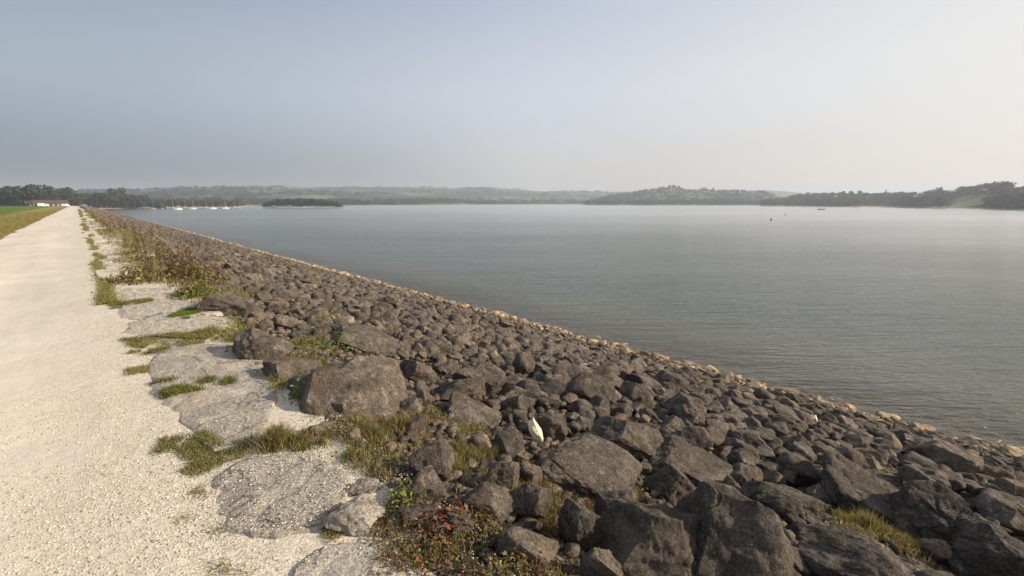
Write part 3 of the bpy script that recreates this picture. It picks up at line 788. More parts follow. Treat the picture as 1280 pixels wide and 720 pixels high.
def rock_params(i, x, y, r, rr):
    ax = rr.uniform(0.85, 1.45); ay = rr.uniform(0.8, 1.15); hz = rr.uniform(0.62, 1.0)
    if x > 6: ax *= 1.1; hz *= 0.92
    if x > 10.6: r *= 0.75
    half = (r * ax, r * ay, r * hz)
    rot = rotm(rr.uniform(-.35, .35), 0.28 + rr.uniform(-.3, .35), rr.normal(0, 0.7) if x > 3 else rr.uniform(0, 6.28))
    z = float(bank_z(x, y)) + r * (0.22 + rr.uniform(-.12, .22)) * (1 if x < 9 else .8)
    g = vnoise(np.array([[x * 0.25, y * 0.25]]), 44)[0]
    tone = float(np.clip(0.47 + rr.normal(0, 0.14) + 0.10 * g - 0.012 * (x - 4), 0.05, 1)) + (0.35 if rr.random() < 0.02 else 0)
    return half, rot, z, min(tone, 1.0)

# plain-language labels for the filler boulders: nearest landmark, side, order of distance
DIRS = ['right of', 'behind and right of', 'behind', 'behind and left of', 'left of', 'in front and left of', 'in front of', 'in front and right of']
ORD = ['nearest', 'second', 'third', 'fourth', 'fifth', 'sixth', 'seventh', 'eighth', 'ninth', 'tenth', 'eleventh', 'twelfth', 'thirteenth', 'fourteenth', 'fifteenth', 'sixteenth', 'seventeenth', 'eighteenth', 'nineteenth', 'twentieth']
buckets = {}
for i in ind:
    d = [(math.hypot(pxs[i] - a, pys[i] - b), k) for k, (a, b, _) in enumerate(landmarks)]
    dm, k = min(d)
    ang = math.atan2(-(pys[i] - landmarks[k][1]), pxs[i] - landmarks[k][0])
    s = int(round(ang / (math.pi / 4))) % 8
    buckets.setdefault((k, s), []).append((dm, i))
lab = {}
for (k, s), L in buckets.items():
    L.sort()
    for q, (_, i) in enumerate(L):
        lab[i] = f"{ORD[min(q, 19)]} boulder {DIRS[s]} {landmarks[k][2]}"
parts_near = []; parts_far = []
VAR3 = [rock_unit(3, 3000 + k) for k in range(40)]
VAR2 = [rock_unit(2, 5000 + k) for k in range(40)]
VAR1 = [rock_unit(1, 7000 + k) for k in range(30)]
for i, (x, y, r, vg) in enumerate(rocks):
    rr = np.random.default_rng(20000 + i)
    half, rot, z, tone = rock_params(i, x, y, r, rr)
    if i in ind:
        lvl = 5 if pw[i] > 48 else 4
        o = rock_object('boulder', (x, y, z), half, rot, lvl, 9000 + i, tone, M_ROCK)
        word = 'pale ' if tone > 0.8 else 'dark ' if tone < 0.33 else 'grey '
        L = lab[i].replace(' boulder', ' ' + word + 'boulder', 1)
        tag(o, L, 'boulder', GROUP_B)
    else:
        if vg and not inview[i]: continue
        v, f = VAR3[rr.integers(40)] if pw[i] > 18 else VAR2[rr.integers(40)] if pw[i] > 6.5 else VAR1[rr.integers(30)]
        parts_near.append(((v * np.array(half)) @ rot.T + np.array([x, y, z]), f, tone))

def rows(y0, y1, sp, rlo, rhi, var, x0=1.5, x1=12.3):
    out = []
    xs = np.arange(x0, x1, sp); ys = np.arange(y0, y1, sp)
    for y in ys:
        for x in xs:
            rr = rng
            u = x + rr.uniform(-.5, .5) * sp; w = y + rr.uniform(-.5, .5) * sp
            if u < 4.2 and w < 110 and rr.random() < 0.45 * (1 - (u - 1.5) / 3): continue
            r = rlo + (rhi - rlo) * rr.random() ** 1.7
            half, rot, z, tone = rock_params(0, u, w, r, rr)
            v, f = var[rr.integers(len(var))]
            out.append(((v * np.array(half)) @ rot.T + np.array([u, w, z]), f, tone))
    return out
parts_far += rows(42, 75, 0.24, 0.08, 0.18, VAR1)
parts_far += rows(75, 170, 0.46, 0.13, 0.30, VAR1)
parts_far += rows(170, 485, 1.0, 0.3, 0.55, VAR1)
V_, T_, A_ = join(parts_near + parts_far)
tag(obj('riprap_rocks', mesh_np('riprap_rocks', V_, T_, M_ROCK, False, {'tone': A_})), 'mass of smaller dark grey rocks packed over the whole bank between the big boulders', 'rocks', None, 'stuff')

# pale stones along the waterline, and brown wet ones just under the water
shore = []
for y in np.arange(-4, 60, 0.08):
    for c, (xa, xb) in enumerate(((11.9, 12.4), (12.3, 12.9), (12.8, 13.5))):
        wob = 0.22 * vnoise(np.array([[y * .6, 0.0]]), 301)[0] + .12 * vnoise(np.array([[y * 2.1, 0.0]]), 302)[0]
        if rng.random() < (0.35, 0.7, 0.75)[c] * (0.55 + .6 * (vnoise(np.array([[y * .9, c * 3.0]]), 303)[0] > -.3)):
            shore.append((rng.uniform(xa, xb) + wob, y + rng.uniform(-.12, .12), rng.uniform(.03, .075) if rng.random() < .86 else rng.uniform(.075, .16)))
SHA = np.array(shore)
sx_, sy_, sz_ = proj(np.c_[SHA[:, 0], SHA[:, 1], bank_z(SHA[:, 0], SHA[:, 1])])
spw = np.where((sx_ > 0) & (sx_ < 1280) & (sy_ < 720), SHA[:, 2] * 2 * F / sz_, 0)
sord = set(np.argsort(-spw)[:300].tolist())
sp_parts = []
for i, (x, y, r) in enumerate(shore):
    rr = np.random.default_rng(61000 + i)
    half = (r * rr.uniform(.9, 1.5), r * rr.uniform(.8, 1.3), r * rr.uniform(.4, .7)); rot = rotm(rr.uniform(-.2, .2), .28 + rr.uniform(-.2, .2), rr.uniform(0, 6.28))
    tone = float(np.clip(rr.normal(.55, .25), 0, 1)); z = float(bank_z(x, y)) + r * .4 + .03
    if i in sord:
        o = rock_object('shore_stone', (x, y, z), half, rot, 3 if spw[i] > 9 else 2, 62000 + i, tone, M_SHORE)
        tag(o, 'pale tan stone in the narrow band of stones along the waterline', 'stone', 'pale stones along the waterline')
    else:
        v, f = VAR2[rr.integers(40)]; sp_parts.append(((v * np.array(half)) @ rot.T + np.array([x, y, z]), f, tone))
for y in np.arange(60, 480, 0.6):
    for x in (12.5, 13.0):
        rr = rng; r = rr.uniform(.08, .26)
        if rr.random() < .3: continue
        v, f = VAR1[rr.integers(30)]
        sp_parts.append((v * np.array([r, r * 1.4, r * .5]) + np.array([x + rr.uniform(-.2, .2), y, float(bank_z(x, y)) + .08]), f, float(rr.uniform(.2, .9))))
V_, T_, A_ = join(sp_parts)
tag(obj('waterline_stones', mesh_np('waterline_stones', V_, T_, M_SHORE, False, {'tone': A_})), 'thin pale line of stones where the far bank meets the water', 'stones', None, 'stuff')
uw = []
for k in range(4200):
    x = rng.uniform(13.2, 18.5); y = rng.uniform(-4, 45); r = rng.uniform(.08, .3); v, f = VAR2[rng.integers(40)]
    uw.append((v * np.array([r, r * rng.uniform(.8, 1.4), r * .5]) @ rotm(0, .28, rng.uniform(0, 6)).T + np.array([x, y, float(bank_z(x, y)) + r * .1 - 0.05]), f, float(rng.uniform(.2, .9))))
V_, T_, A_ = join(uw)
tag(obj('submerged_stones', mesh_np('submerged_stones', V_, T_, M_SHORE, False, {'tone': A_})), 'brown stones seen through the shallow water beside the bank', 'stones', None, 'stuff')

# ------------------------------------------------------------------ crest slabs
def slab(outline, h, seed, label, tone):
    P = np.array(outline); c = P.mean(0)
    segs = 72; rings = 16
    # resample the outline by angle with smoothing
    ang = np.arctan2(P[:, 1] - c[1], P[:, 0] - c[0]); rad = np.linalg.norm(P - c, axis=1); o = np.argsort(ang); ang, rad = ang[o], rad[o]
    th = np.linspace(-math.pi, math.pi, segs, endpoint=False)
    R = np.interp(th, np.r_[ang - 2 * math.pi, ang, ang + 2 * math.pi], np.r_[rad, rad, rad])
    R = (np.roll(R, 1) + 2 * R + np.roll(R, -1)) / 4
    R *= 1 + 0.06 * vnoise(np.c_[np.cos(th) * 2.5 + seed, np.sin(th) * 2.5], seed) + 0.05 * vnoise(np.c_[np.cos(th) * 7 + seed, np.sin(th) * 7], seed + 1) + .02 * vnoise(np.c_[np.cos(th) * 16, np.sin(th) * 16], seed)
    h0 = h; h = h * .9; V = [[0, 0, h]]
    for k in range(1, rings + 1):
        rho = k / rings
        for t, q in zip(th, R):
            e = 1.0 - .25 * rho ** 3 if rho < 0.9 else .82 * math.sqrt(max(0, 1 - ((rho - 0.9) / 0.1) ** 2))
            V.append([math.cos(t) * q * rho, math.sin(t) * q * rho, h * e - (0.03 if k == rings else 0)])
    V = np.array(V)
    W = V[:, :2] + c
    sink = sstep((W[:, 0] - 0.05 - 0.10 * fbm(W * 2.6, 200, 3)) / 0.50)
    V[:, 2] -= 0.045 * (1 - sink) ** 1.5
    V[:, 2] += (0.009 * fbm(W * 2.2, seed, 3) + 0.006 * fbm(W * 14, seed + 5, 3))
    Tq = []
    for s in range(segs): Tq.append((0, 1 + s, 1 + (s + 1) % segs))
    for k in range(rings - 1):
        for s in range(segs):
            a = 1 + k * segs + s; b = 1 + k * segs + (s + 1) % segs; Tq += [(a, a + segs, b + segs), (a, b + segs, b)]
    o = obj('stone_slab', mesh_np('stone_slab', V, Tq, M_SLAB, True, {'tone': np.full(len(V), tone)}), (c[0], c[1], 0.0))
    tag(o, label, 'stone slab', 'pale stone slabs edging the path')
    return (c, P)
def g0(pts): return [tuple(un(px, py, 0.03)) for px, py in pts]
slab_polys = []
SL = [
    ([(268, 592), (315, 570), (385, 564), (416, 578), (438, 606), (436, 628), (420, 652), (350, 668), (290, 668), (262, 640), (258, 610)], .045, 'rounded pale grey slab strewn with gravel, nearest whole slab to the camera', .45),
    ([(185, 440), (225, 428), (285, 428), (325, 448), (342, 465), (347, 490), (342, 512), (326, 532), (322, 550), (270, 564), (248, 550), (225, 515), (190, 475)], .045, 'large grey slab left of the huge low boulder, grass strip across it', .40),
    ([(160, 402), (215, 395), (268, 396), (280, 411), (262, 427), (168, 420)], .045, 'wide pale slab left of the low rock beside the path', .55),
    ([(152, 380), (200, 376), (252, 378), (268, 392), (225, 396), (158, 397)], .045, 'narrow slab level with the dark humped boulder', .5),
    ([(142, 362), (190, 360), (238, 363), (250, 375), (200, 377), (148, 377)], .045, 'slab just before the brown docks begin', .6),
    ([(385, 692), (430, 676), (478, 690), (505, 720), (470, 745), (400, 745), (362, 718)], .035, 'slab mostly buried in gravel at the bottom edge', .55),
]
for k, (pts, h, label, tone) in enumerate(SL):
    slab_polys.append(slab(g0(pts), h, 40 + k, label, tone))
yy = 12.2; k = 0
while yy < 75:
    ln = rng.uniform(1.0, 2.2); w0 = rng.uniform(.05, .25); w1 = rng.uniform(1.15, 1.6)
    out = []
    for t in np.linspace(0, 2 * math.pi, 14, endpoint=False):
        cx, cy = math.cos(t), math.sin(t)
        q = (abs(cx) ** 7 + abs(cy) ** 7) ** (-1 / 7)
        out.append(((w0 + w1) / 2 + cx * q * (w1 - w0) / 2, yy + ln / 2 + cy * q * ln / 2 + rng.uniform(-.04, .04)))
    lb = 'pale slab in the row running away between path and bank' if k > 5 else ['first', 'second', 'third', 'fourth', 'fifth', 'sixth'][k] + ' slab of the row beside the brown docks, counting away from the camera'
    slab(out, rng.uniform(.02, .045), 60 + k, lb, float(rng.uniform(.35, .8)))
    yy += ln + rng.uniform(.03, .18); k += 1

# ------------------------------------------------------------------ loose gravel
def pebbles(name, n, x0, x1, y0, y1, s0, s1, dens, label, zextra=0.0):
    xs = rng.uniform(x0, x1, n); ys = rng.uniform(y0, y1, n)
    px, py, zc = proj(np.c_[xs, ys, xs * 0])
    keep = (zc > .3) & (px > -40) & (px < 1300) & (py < 760) & (rng.random(n) < dens(xs, ys))
    xs, ys = xs[keep], ys[keep]; m = len(xs)
    s = s0 + (s1 - s0) * rng.random(m) ** 3
    v, f = ICO[1]
    vars_ = [rock_unit(1, 8000 + k)[0] for k in range(16)]
    vi = rng.integers(16, size=m)
    B = np.array(vars_)[vi]                                   # m,12,3
    B = B * (s[:, None, None] * np.stack([rng.uniform(.7, 1.3, m), rng.uniform(.6, 1.1, m), rng.uniform(.35, .65, m)], 1)[:, None, :])
    a = rng.uniform(0, 6.28, m); c_, s_ = np.cos(a), np.sin(a)
    Bx = B[:, :, 0] * c_[:, None] - B[:, :, 1] * s_[:, None]; By = B[:, :, 0] * s_[:, None] + B[:, :, 1] * c_[:, None]
    z = 0.016 + s * 0.3 + 0.012 * fbm(np.c_[xs, ys * 0.5] * 1.1, 31, 3)
    for (c, P), sl in zip(slab_polys, SL):
        q = in_poly(xs, ys, P.tolist()); dd = np.zeros(m)
        W = np.c_[xs, ys]
        zt = sl[1] + 0.009 * fbm(W * 2.2, 40 + SL.index(sl), 3)
        # lower towards the rim
        rad = np.linalg.norm(W - c, axis=1); rim = np.linalg.norm(P - c, axis=1).mean()
        z = np.where(q, zt + s * 0.25 - np.clip(rad / rim - 0.85, 0, 1) * 0.05, z)
    Vv = np.stack([Bx + xs[:, None], By + ys[:, None], B[:, :, 2] + z[:, None]], 2).reshape(-1, 3)
    T = (f[None, :, :] + (np.arange(m) * 12)[:, None, None]).reshape(-1, 3)
    t = rng.random(m)[:, None]
    col = np.array([.38, .33, .25]) * (1 - t) + np.array([.66, .59, .47]) * t
    dk = rng.random(m) < .2; col[dk] *= .55
    col = np.repeat(col, 12, axis=0)
    tag(obj(name, mesh_np(name, Vv, T, M_PEB, False, {'col': col})), label, 'gravel', None, 'stuff')
cS1 = slab_polys[0][0]
def dens1(x, y):
    d = np.clip((x + 1.7) / 1.5, 0.10, 1) * np.clip(1.2 - (y - 1.6) / 3.6, 0.04, 1)
    n = 0.5 + 0.8 * fbm(np.c_[x, y] * 2.0, 71, 3)
    d = d * np.clip(n, 0.12, 1)
    for j, ((c, P), sl) in enumerate(zip(slab_polys, SL)):
        q = in_poly(x, y, P.tolist())
        e = np.linalg.norm(np.c_[x, y] - c, axis=1) / np.linalg.norm(P - c, axis=1).mean()
        d = np.where(q, np.clip(0.9 * (fbm(np.c_[x, y] * 3.0, 73, 2) * .8 + e * 1.1 - .35), 0.02, 1) * (.8 if j in (0, 5) else .3), d)
    return d * (x < 1.25)
pebbles('loose_gravel', 80000, -2.2, 1.3, 1.1, 5.2, .0026, .0070, dens1, 'pale crushed gravel lying loose at the near edge of the path')
pebbles('edge_gravel', 5000, -.1, 1.3, 5.5, 11, .004, .009, lambda x, y: .6 * (x > .1) + .1, 'scattered pale gravel between the stone slabs farther along')

# small rubble in gaps at the top of the bank
parts = []
for k in range(5200):
    x = 1.1 + abs(rng.normal(0, 1.6)); y = rng.uniform(0.2, 16); r = rng.uniform(.012, .045)
    if x > 6: continue
    v, f = VAR1[rng.integers(30)]
    parts.append((v * r * np.array([1.2, 1, .7]) + np.array([x, y, float(emb_z(np.array([x]), np.array([y]))[0]) + r * .4]), f, float(rng.uniform(.2, 1))))
V_, T_, A_ = join(parts)
tag(obj('stone_chips', mesh_np('stone_chips', V_, T_, M_ROCK, False, {'tone': np.clip(A_ * .5 + .5, 0, 1)})), 'small broken stone chips filling gaps at the top of the bank', 'stone chips', None, 'stuff')

# ------------------------------------------------------------------ grass and herbs
PAL = {
    'green': [(.10, .125, .03), (.14, .155, .04), (.20, .19, .06)],
    'straw': [(.30, .23, .09), (.24, .17, .06), (.38, .30, .14)],
    'brown': [(.15, .09, .045), (.11, .065, .035), (.21, .14, .075)],
    'moss': [(.17, .175, .04), (.23, .21, .065), (.30, .25, .10)],
    'red': [(.19, .035, .025), (.12, .025, .018), (.17, .08, .04)],
    'bright': [(.17, .24, .03), (.12, .19, .025)],
}
def cols(names, w, n):
    pal = []; p = []
    for nm, ww in zip(names, w):
        for c in PAL[nm]: pal.append(c); p.append(ww / len(PAL[nm]))
    p = np.array(p) / sum(p)
    return np.array(pal)[rng.choice(len(pal), n, p=p)] * rng.uniform(.75, 1.25, (n, 1))

def blades_np(x, y, z, h, w, lean, col):
    """curved blades, 3 tris each (5 verts)"""
    n = len(x); a = rng.uniform(0, 6.28, n); d = rng.uniform(0, 6.28, n)
    ca, sa = np.cos(a) * w / 2, np.sin(a) * w / 2; lx, ly = np.cos(d) * lean, np.sin(d) * lean
    P = np.zeros((n, 5, 3))
    P[:, 0] = np.c_[x - ca, y - sa, z]; P[:, 1] = np.c_[x + ca, y + sa, z]
    P[:, 2] = np.c_[x - ca * .8 + lx * .35 * h, y - sa * .8 + ly * .35 * h, z + h * .55]; P[:, 3] = np.c_[x + ca * .8 + lx * .35 * h, y + sa * .8 + ly * .35 * h, z + h * .55]
    P[:, 4] = np.c_[x + lx * h, y + ly * h, z + h]
    T = np.array([[0, 1, 3], [0, 3, 2], [2, 3, 4]])
    T = (T[None] + (np.arange(n) * 5)[:, None, None]).reshape(-1, 3)
    return P.reshape(-1, 3), T, np.repeat(col, 5, axis=0)

def leaves_np(x, y, z, s, col, up=.6):
    n = len(x); q = rng.normal(size=(n, 3)); q[:, 2] = np.abs(q[:, 2]) + up; q /= np.linalg.norm(q, axis=1)[:, None]
    t = np.cross(q, rng.normal(size=(n, 3))); t /= np.linalg.norm(t, axis=1)[:, None]; b = np.cross(q, t)
    C = np.c_[x, y, z]; s = np.asarray(s)[:, None]
    P = np.stack([C - t * s, C + b * s * .55 + q * s * .12, C + t * s, C - b * s * .55 + q * s * .12], 1)
    T = np.array([[0, 1, 2], [0, 2, 3]]); T = (T[None] + (np.arange(n) * 4)[:, None, None]).reshape(-1, 3)
    return P.reshape(-1, 3), T, np.repeat(col, 4, axis=0)

def joinc(L):
    V = []; T = []; C = []; o = 0
    for v, t, c in L: V.append(v); T.append(t + o); C.append(c); o += len(v)
    return np.concatenate(V), np.concatenate(T), np.concatenate(C)

def sample_poly(poly, n, edge_noise=True):
    P = np.array(poly); lo, hi = P.min(0), P.max(0); xs = []; ys = []; it = 0
    while len(xs) < n:
        it += 1
        x = rng.uniform(lo[0], hi[0], n * 3); y = rng.uniform(lo[1], hi[1], n * 3)
        q = in_poly(x, y, poly)
        if edge_noise and it < 6: q &= (fbm(np.c_[x, y] * 5, 90, 3) > -.12)
        xs += x[q].tolist(); ys += y[q].tolist()
    return np.array(xs[:n]) + rng.normal(0, .018, n), np.array(ys[:n]) + rng.normal(0, .025, n)

def area(poly):
    P = np.array(poly); x, y = P[:, 0], P[:, 1]; return abs(np.dot(x, np.roll(y, -1)) - np.dot(y, np.roll(x, -1))) / 2

def path_z(x, y): return 0.018 + 0.012 * fbm(np.c_[x, y * 0.5] * 1.1, 31, 3)

def zoff(x, y):
    z = emb_z(x, y); z = np.where(x < 1.15, path_z(x, y) - .002, np.maximum(z, np.where(x < 1.35, 0.0, -99)))
    for (c, P), sl in zip(slab_polys, SL):
        z = np.where(in_poly(x, y, P.tolist()), np.maximum(z, sl[1] - .004 + .009 * fbm(np.c_[x, y] * 2.2, 40 + SL.index(sl), 3) - .045 * (1 - sstep((x - 0.05 - 0.10 * fbm(np.c_[x, y] * 2.6, 200, 3)) / 0.50)) ** 1.5), z)
    return z

short = []
PATCH = [
    ([(192, 565), (203, 545), (240, 534), (270, 548), (286, 574), (255, 590), (212, 600), (192, 597)], 12000, .018, ('moss', 'green', 'straw'), (.5, .35, .15)),
    ([(280, 566), (320, 550), (372, 545), (384, 560), (335, 572), (290, 574)], 9000, .03, ('moss', 'green', 'straw'), (.4, .4, .2)),
    ([(188, 478), (215, 475), (290, 474), (294, 479), (245, 490), (205, 497), (192, 488)], 9000, .03, ('green', 'moss'), (.7, .3)),
    ([(150, 422), (200, 420), (250, 414), (275, 422), (205, 440), (160, 442), (165, 432)], 9000, .03, ('moss', 'green', 'straw'), (.5, .3, .2)),
    ([(155, 459), (185, 455), (187, 463), (160, 467)], 14000, .02, ('moss', 'straw'), (.6, .4)),
    ([(300, 682), (330, 671), (400, 642), (442, 646), (412, 672), (352, 697), (300, 697)], 6500, .02, ('moss', 'straw', 'green'), (.5, .3, .2)),
    ([(135, 379), (190, 374), (192, 378), (140, 386)], 9000, .03, ('moss', 'green'), (.6, .4)),
    ([(208, 398), (240, 385), (252, 392), (235, 400)], 9000, .03, ('bright', 'green'), (.7, .3)),
    ([(234, 611), (262, 606), (264, 618), (240, 622)], 9000, .014, ('moss', 'straw'), (.5, .5)),
    ([(222, 641), (240, 639), (241, 650), (222, 651)], 9000, .012, ('moss', 'straw'), (.6, .4)),
    ([(250, 655), (285, 650), (285, 668), (256, 668)], 5000, .012, ('straw', 'moss'), (.6, .4)),
    ([(262, 700), (330, 696), (350, 712), (270, 720)], 4000, .014, ('straw', 'moss'), (.7, .3)),
    ([(395, 655), (455, 620), (470, 630), (430, 650)], 6000, .022, ('moss', 'green'), (.6, .4)),
]
def label_patch(L, nm, label, cat='grass'):
    V, T, C = joinc(L)
    tag(obj(nm, mesh_np(nm, V, T, M_BLADE, False, {'col': C})), label, cat, None, 'stuff')
for pts, dens, h, nm, w in PATCH:
    poly = g0(pts); n = int(min(11000, area(poly) * dens * 1.7)); n = max(n, 60)
    x, y = sample_poly(poly, n)
    short.append(blades_np(x, y, zoff(x, y), rng.uniform(.5, 1.5, n) * h, .0045 + 0 * x, rng.uniform(.2, 1.2, n), cols(nm, w, n)))
label_patch(short, 'path_edge_grass', 'short mossy green grass growing in patches between gravel and slabs')
# green strip between path and slabs, and grass across the joints, running away
n = 26000
y = 9.5 + 150 * rng.random(n) ** 2.0; x = .22 + .12 * vnoise(np.c_[y * .5, y * 0], 81) + rng.normal(0, .07, n)
k = fbm(np.c_[x * 2, y * .55], 83, 2) > -.02
x, y = x[k], y[k]; n = len(x)
S = [blades_np(x, y, path_z(x, y) - .002, rng.uniform(.015, .045, n) * (1 + y / 60), .006 + y * .00035, rng.uniform(.2, 1, n), cols(('moss', 'green', 'straw'), (.5, .3, .2), n))]
n = 24000
y = 8.5 + 110 * rng.random(n) ** 1.8; x = rng.uniform(.5, 1.7, n)
k = fbm(np.c_[x * .6, y * 1.3], 85, 2) + (x - 1.25) * .8 > .10
x, y = x[k], y[k]; n = len(x)
S.append(blades_np(x, y, np.where(x < 1.25, .035, bank_z(x, y)), rng.uniform(.03, .10, n) * (1 + y / 80), .006 + y * .00035, rng.uniform(.2, 1, n), cols(('moss', 'green', 'straw', 'brown'), (.4, .25, .2, .15), n)))
label_patch(S, 'verge_grass', 'thin line of green grass between the gravel path and the slabs')
# grass verge left of the path
n = 30000
y = 26 + 90 * rng.random(n) ** 1.6; x = -2.8 - np.abs(rng.normal(0, 1, n)) * (.5 + y * .06)
k = (x > -14); x, y = x[k], y[k]; n = len(x)
t = rng.random(n) < np.clip((-x - 6.5) / 2, .15, .95)
c = np.where(t[:, None], cols(('green', 'bright'), (.8, .2), n), cols(('straw', 'moss', 'brown'), (.35, .5, .15), n))
label_patch([blades_np(x, y, 0 * x - .01, rng.uniform(.03, .08, n), .012 + y * .0004, rng.uniform(.2, 1, n), c)], 'lawn_edge_grass', 'dry yellow-green grass at the left edge of the path')

# ground cover on the bank
bank = []
def cover(poly, nb, h0, h1, names, w, lean=1.0, width=.005):
    x, y = sample_poly(poly, nb)
    bank.append(blades_np(x, y, zoff(x, y), rng.uniform(h0, h1, nb), width + 0 * x, rng.uniform(.1, lean, nb), cols(names, w, nb)))
cover(Z_TALL, 6500, .015, .07, ('straw', 'green', 'brown', 'moss'), (.3, .3, .2, .2), .8, .0045)
cover(Z_MID, 5000, .02, .09, ('moss', 'green', 'straw'), (.4, .35, .25))
cover(Z_RGT, 3000, .02, .08, ('straw', 'moss', 'green'), (.5, .3, .2))
cover(Z_HERB, 1600, .01, .045, ('straw', 'brown', 'green'), (.3, .4, .3))
cover(Z_RED, 4000, .02, .07, ('brown', 'green', 'straw'), (.5, .3, .2))
cover(Z_MOSS, 5000, .02, .09, ('straw', 'moss', 'brown'), (.4, .4, .2))
cover(Z_FARL, 6500, .04, .17, ('brown', 'straw', 'moss'), (.5, .3, .2), .6, .012)
n = 34000
y = 9 + 150 * rng.random(n) ** 1.6; x = 1.35 + np.abs(rng.normal(0, 1, n)) * (.7 + y * .022)
k = (x < 7) & (fbm(np.c_[x * .8, y * .35], 87, 3) + (2.2 - x) * .12 > .17); x, y = x[k], y[k]; n = len(x)
bank.append(blades_np(x, y, bank_z(x, y) + .02, rng.uniform(.04, .20, n) * np.clip(.7 + y / 60, 0, 1.4), .007 + y * .0005, rng.uniform(.1, .7, n), cols(('brown', 'straw', 'moss', 'green'), (.42, .26, .18, .14), n)))
V_, T_, C_ = joinc(bank)
tag(obj('bank_grass', mesh_np('bank_grass', V_, T_, M_BLADE, False, {'col': C_})), 'dry straw and green grass growing between the rocks at the top of the bank', 'grass', None, 'stuff')
herb = []
def herbs(poly, n, s0, s1, hmax, names, w):
    x, y = sample_poly(poly, n); x = x + rng.normal(0, .03, n); y = y + rng.normal(0, .03, n)
    herb.append(leaves_np(x, y, zoff(x, y) + rng.uniform(.005, hmax, n) * (0.6 + .8 * vnoise(np.c_[x, y] * 6, 95)), rng.uniform(s0, s1, n), cols(names, w, n)))
herbs(Z_HERB, 4200, .005, .013, .045, ('green', 'red', 'moss', 'brown'), (.27, .2, .15, .38))
herbs(Z_RED, 5500, .005, .013, .05, ('red', 'brown', 'green'), (.3, .4, .3))
herbs(Z_MOSS, 2500, .006, .014, .05, ('brown', 'green', 'red'), (.4, .35, .25))
herbs(Z_TALL, 2600, .006, .014, .06, ('green', 'moss', 'brown', 'red'), (.4, .2, .3, .1))
herbs(Z_MID, 1800, .010, .025, .08, ('green', 'red', 'bright'), (.5, .2, .3))
herbs(Z_RGT, 1800, .010, .022, .07, ('green', 'red', 'bright'), (.4, .3, .3))
for cx, cy, rad, n, nm, w in [(594, 506, .14, 300, ('red', 'brown'), (.6, .4)), (470, 487, .2, 350, ('red', 'brown'), (.6, .4)), (505, 415, .2, 250, ('brown', 'red'), (.7, .3)),
                              (545, 350 + 15, .25, 220, ('brown',), (1,)), (355, 348, .3, 300, ('brown', 'straw'), (.7, .3)), (495, 420, .2, 160, ('brown',), (1,)),
                              (470, 420, .14, 200, ('bright',), (1,)), (440, 432, .16, 200, ('bright', 'green'), (.5, .5)), (420, 436, .3, 400, ('green', 'bright'), (.6, .4)),
                              (385, 500, .12, 250, ('bright', 'green'), (.5, .5)), (505, 630, .08, 300, ('green', 'moss'), (.6, .4)), (560, 655, .1, 200, ('red', 'brown'), (.4, .6)), (1140, 655, .2, 180, ('straw', 'moss'), (.6, .4))]:
    p = at(cx, cy); x = p[0] + rng.normal(0, rad * .6, n); y = p[1] + rng.normal(0, rad * .6, n)
    herb.append(leaves_np(x, y, zoff(x, y) + np.abs(rng.normal(0, rad * .5, n)), rng.uniform(.01, .022, n), cols(nm, w, n)))
V_, T_, C_ = joinc(herb)
tag(obj('herb_ground_cover', mesh_np('herb_ground_cover', V_, T_, M_LEAF, False, {'col': C_})), 'low red and green leafy herbs creeping around the foreground rocks', 'ground cover', None, 'stuff')

# countable tufts and bushes
def tuft(px, py, rad, h, n, names, w, label, nm='grass_tuft', cat='grass tuft', lean=.7, group=None):
    p = at(px, py); n = int(n)
    rr = np.abs(rng.normal(0, rad * .5, n)); a = rng.uniform(0, 6.28, n); x = rr * np.cos(a); y = rr * np.sin(a)
    ly = np.clip(rr / rad, 0, 1)
    V, T, C = blades_np(x, y, emb_z(x + p[0], y + p[1]) - p[2] if p[0] > 1.2 else 0 * x, h * rng.uniform(.45, 1.1, n) * (1.05 - .4 * ly), .005 + 0 * x, rng.uniform(.1, lean, n), cols(names, w, n))
    o = obj(nm, mesh_np(nm, V, T, M_BLADE, False, {'col': C}), tuple(p)); tag(o, label, cat, group or 'grass tufts among the rocks')
tuft(345, 560, .14, .17, 1100, ('straw', 'green', 'brown'), (.4, .4, .2), 'bushy yellow-green grass tuft on the slab edge before the huge low boulder')
tuft(375, 556, .08, .10, 300, ('brown', 'straw'), (.6, .4), 'small browner tuft just right of the bushy yellow-green tuft')
tuft(470, 545, .18, .13, 600, ('straw', 'green'), (.5, .5), 'tall feathery grass left of the leaning pair of blocks')
tuft(505, 535, .22, .16, 650, ('straw', 'brown', 'green'), (.6, .3, .1), 'tall straw grass directly behind the leaning pair of blocks')
tuft(575, 560, .13, .12, 400, ('straw', 'green'), (.5, .5), 'grass tuft at the right side of the leaning pair')
tuft(1085, 662, .22, .14, 700, ('straw', 'moss', 'green'), (.5, .3, .2), 'yellow-green tuft beside the great flat dark slab')
tuft(1130, 685, .2, .10, 500, ('straw', 'brown'), (.6, .4), 'straw tuft left of the pale pointed stone')
tuft(300, 425, .25, .13, 800, ('green', 'moss', 'straw'), (.4, .3, .3), 'green tuft behind the low rock beside the slabs')
tuft(265, 420, .22, .14, 900, ('moss', 'straw'), (.6, .4), 'mossy tuft at the end of the wide pale slab')
tuft(440, 575, .16, .07, 500, ('green', 'moss', 'brown'), (.6, .2, .2), 'dark green grass in the hollow right of the rounded slab')
tuft(640, 520, .12, .12, 250, ('straw',), (1,), 'thin straw tuft left of the white stone')
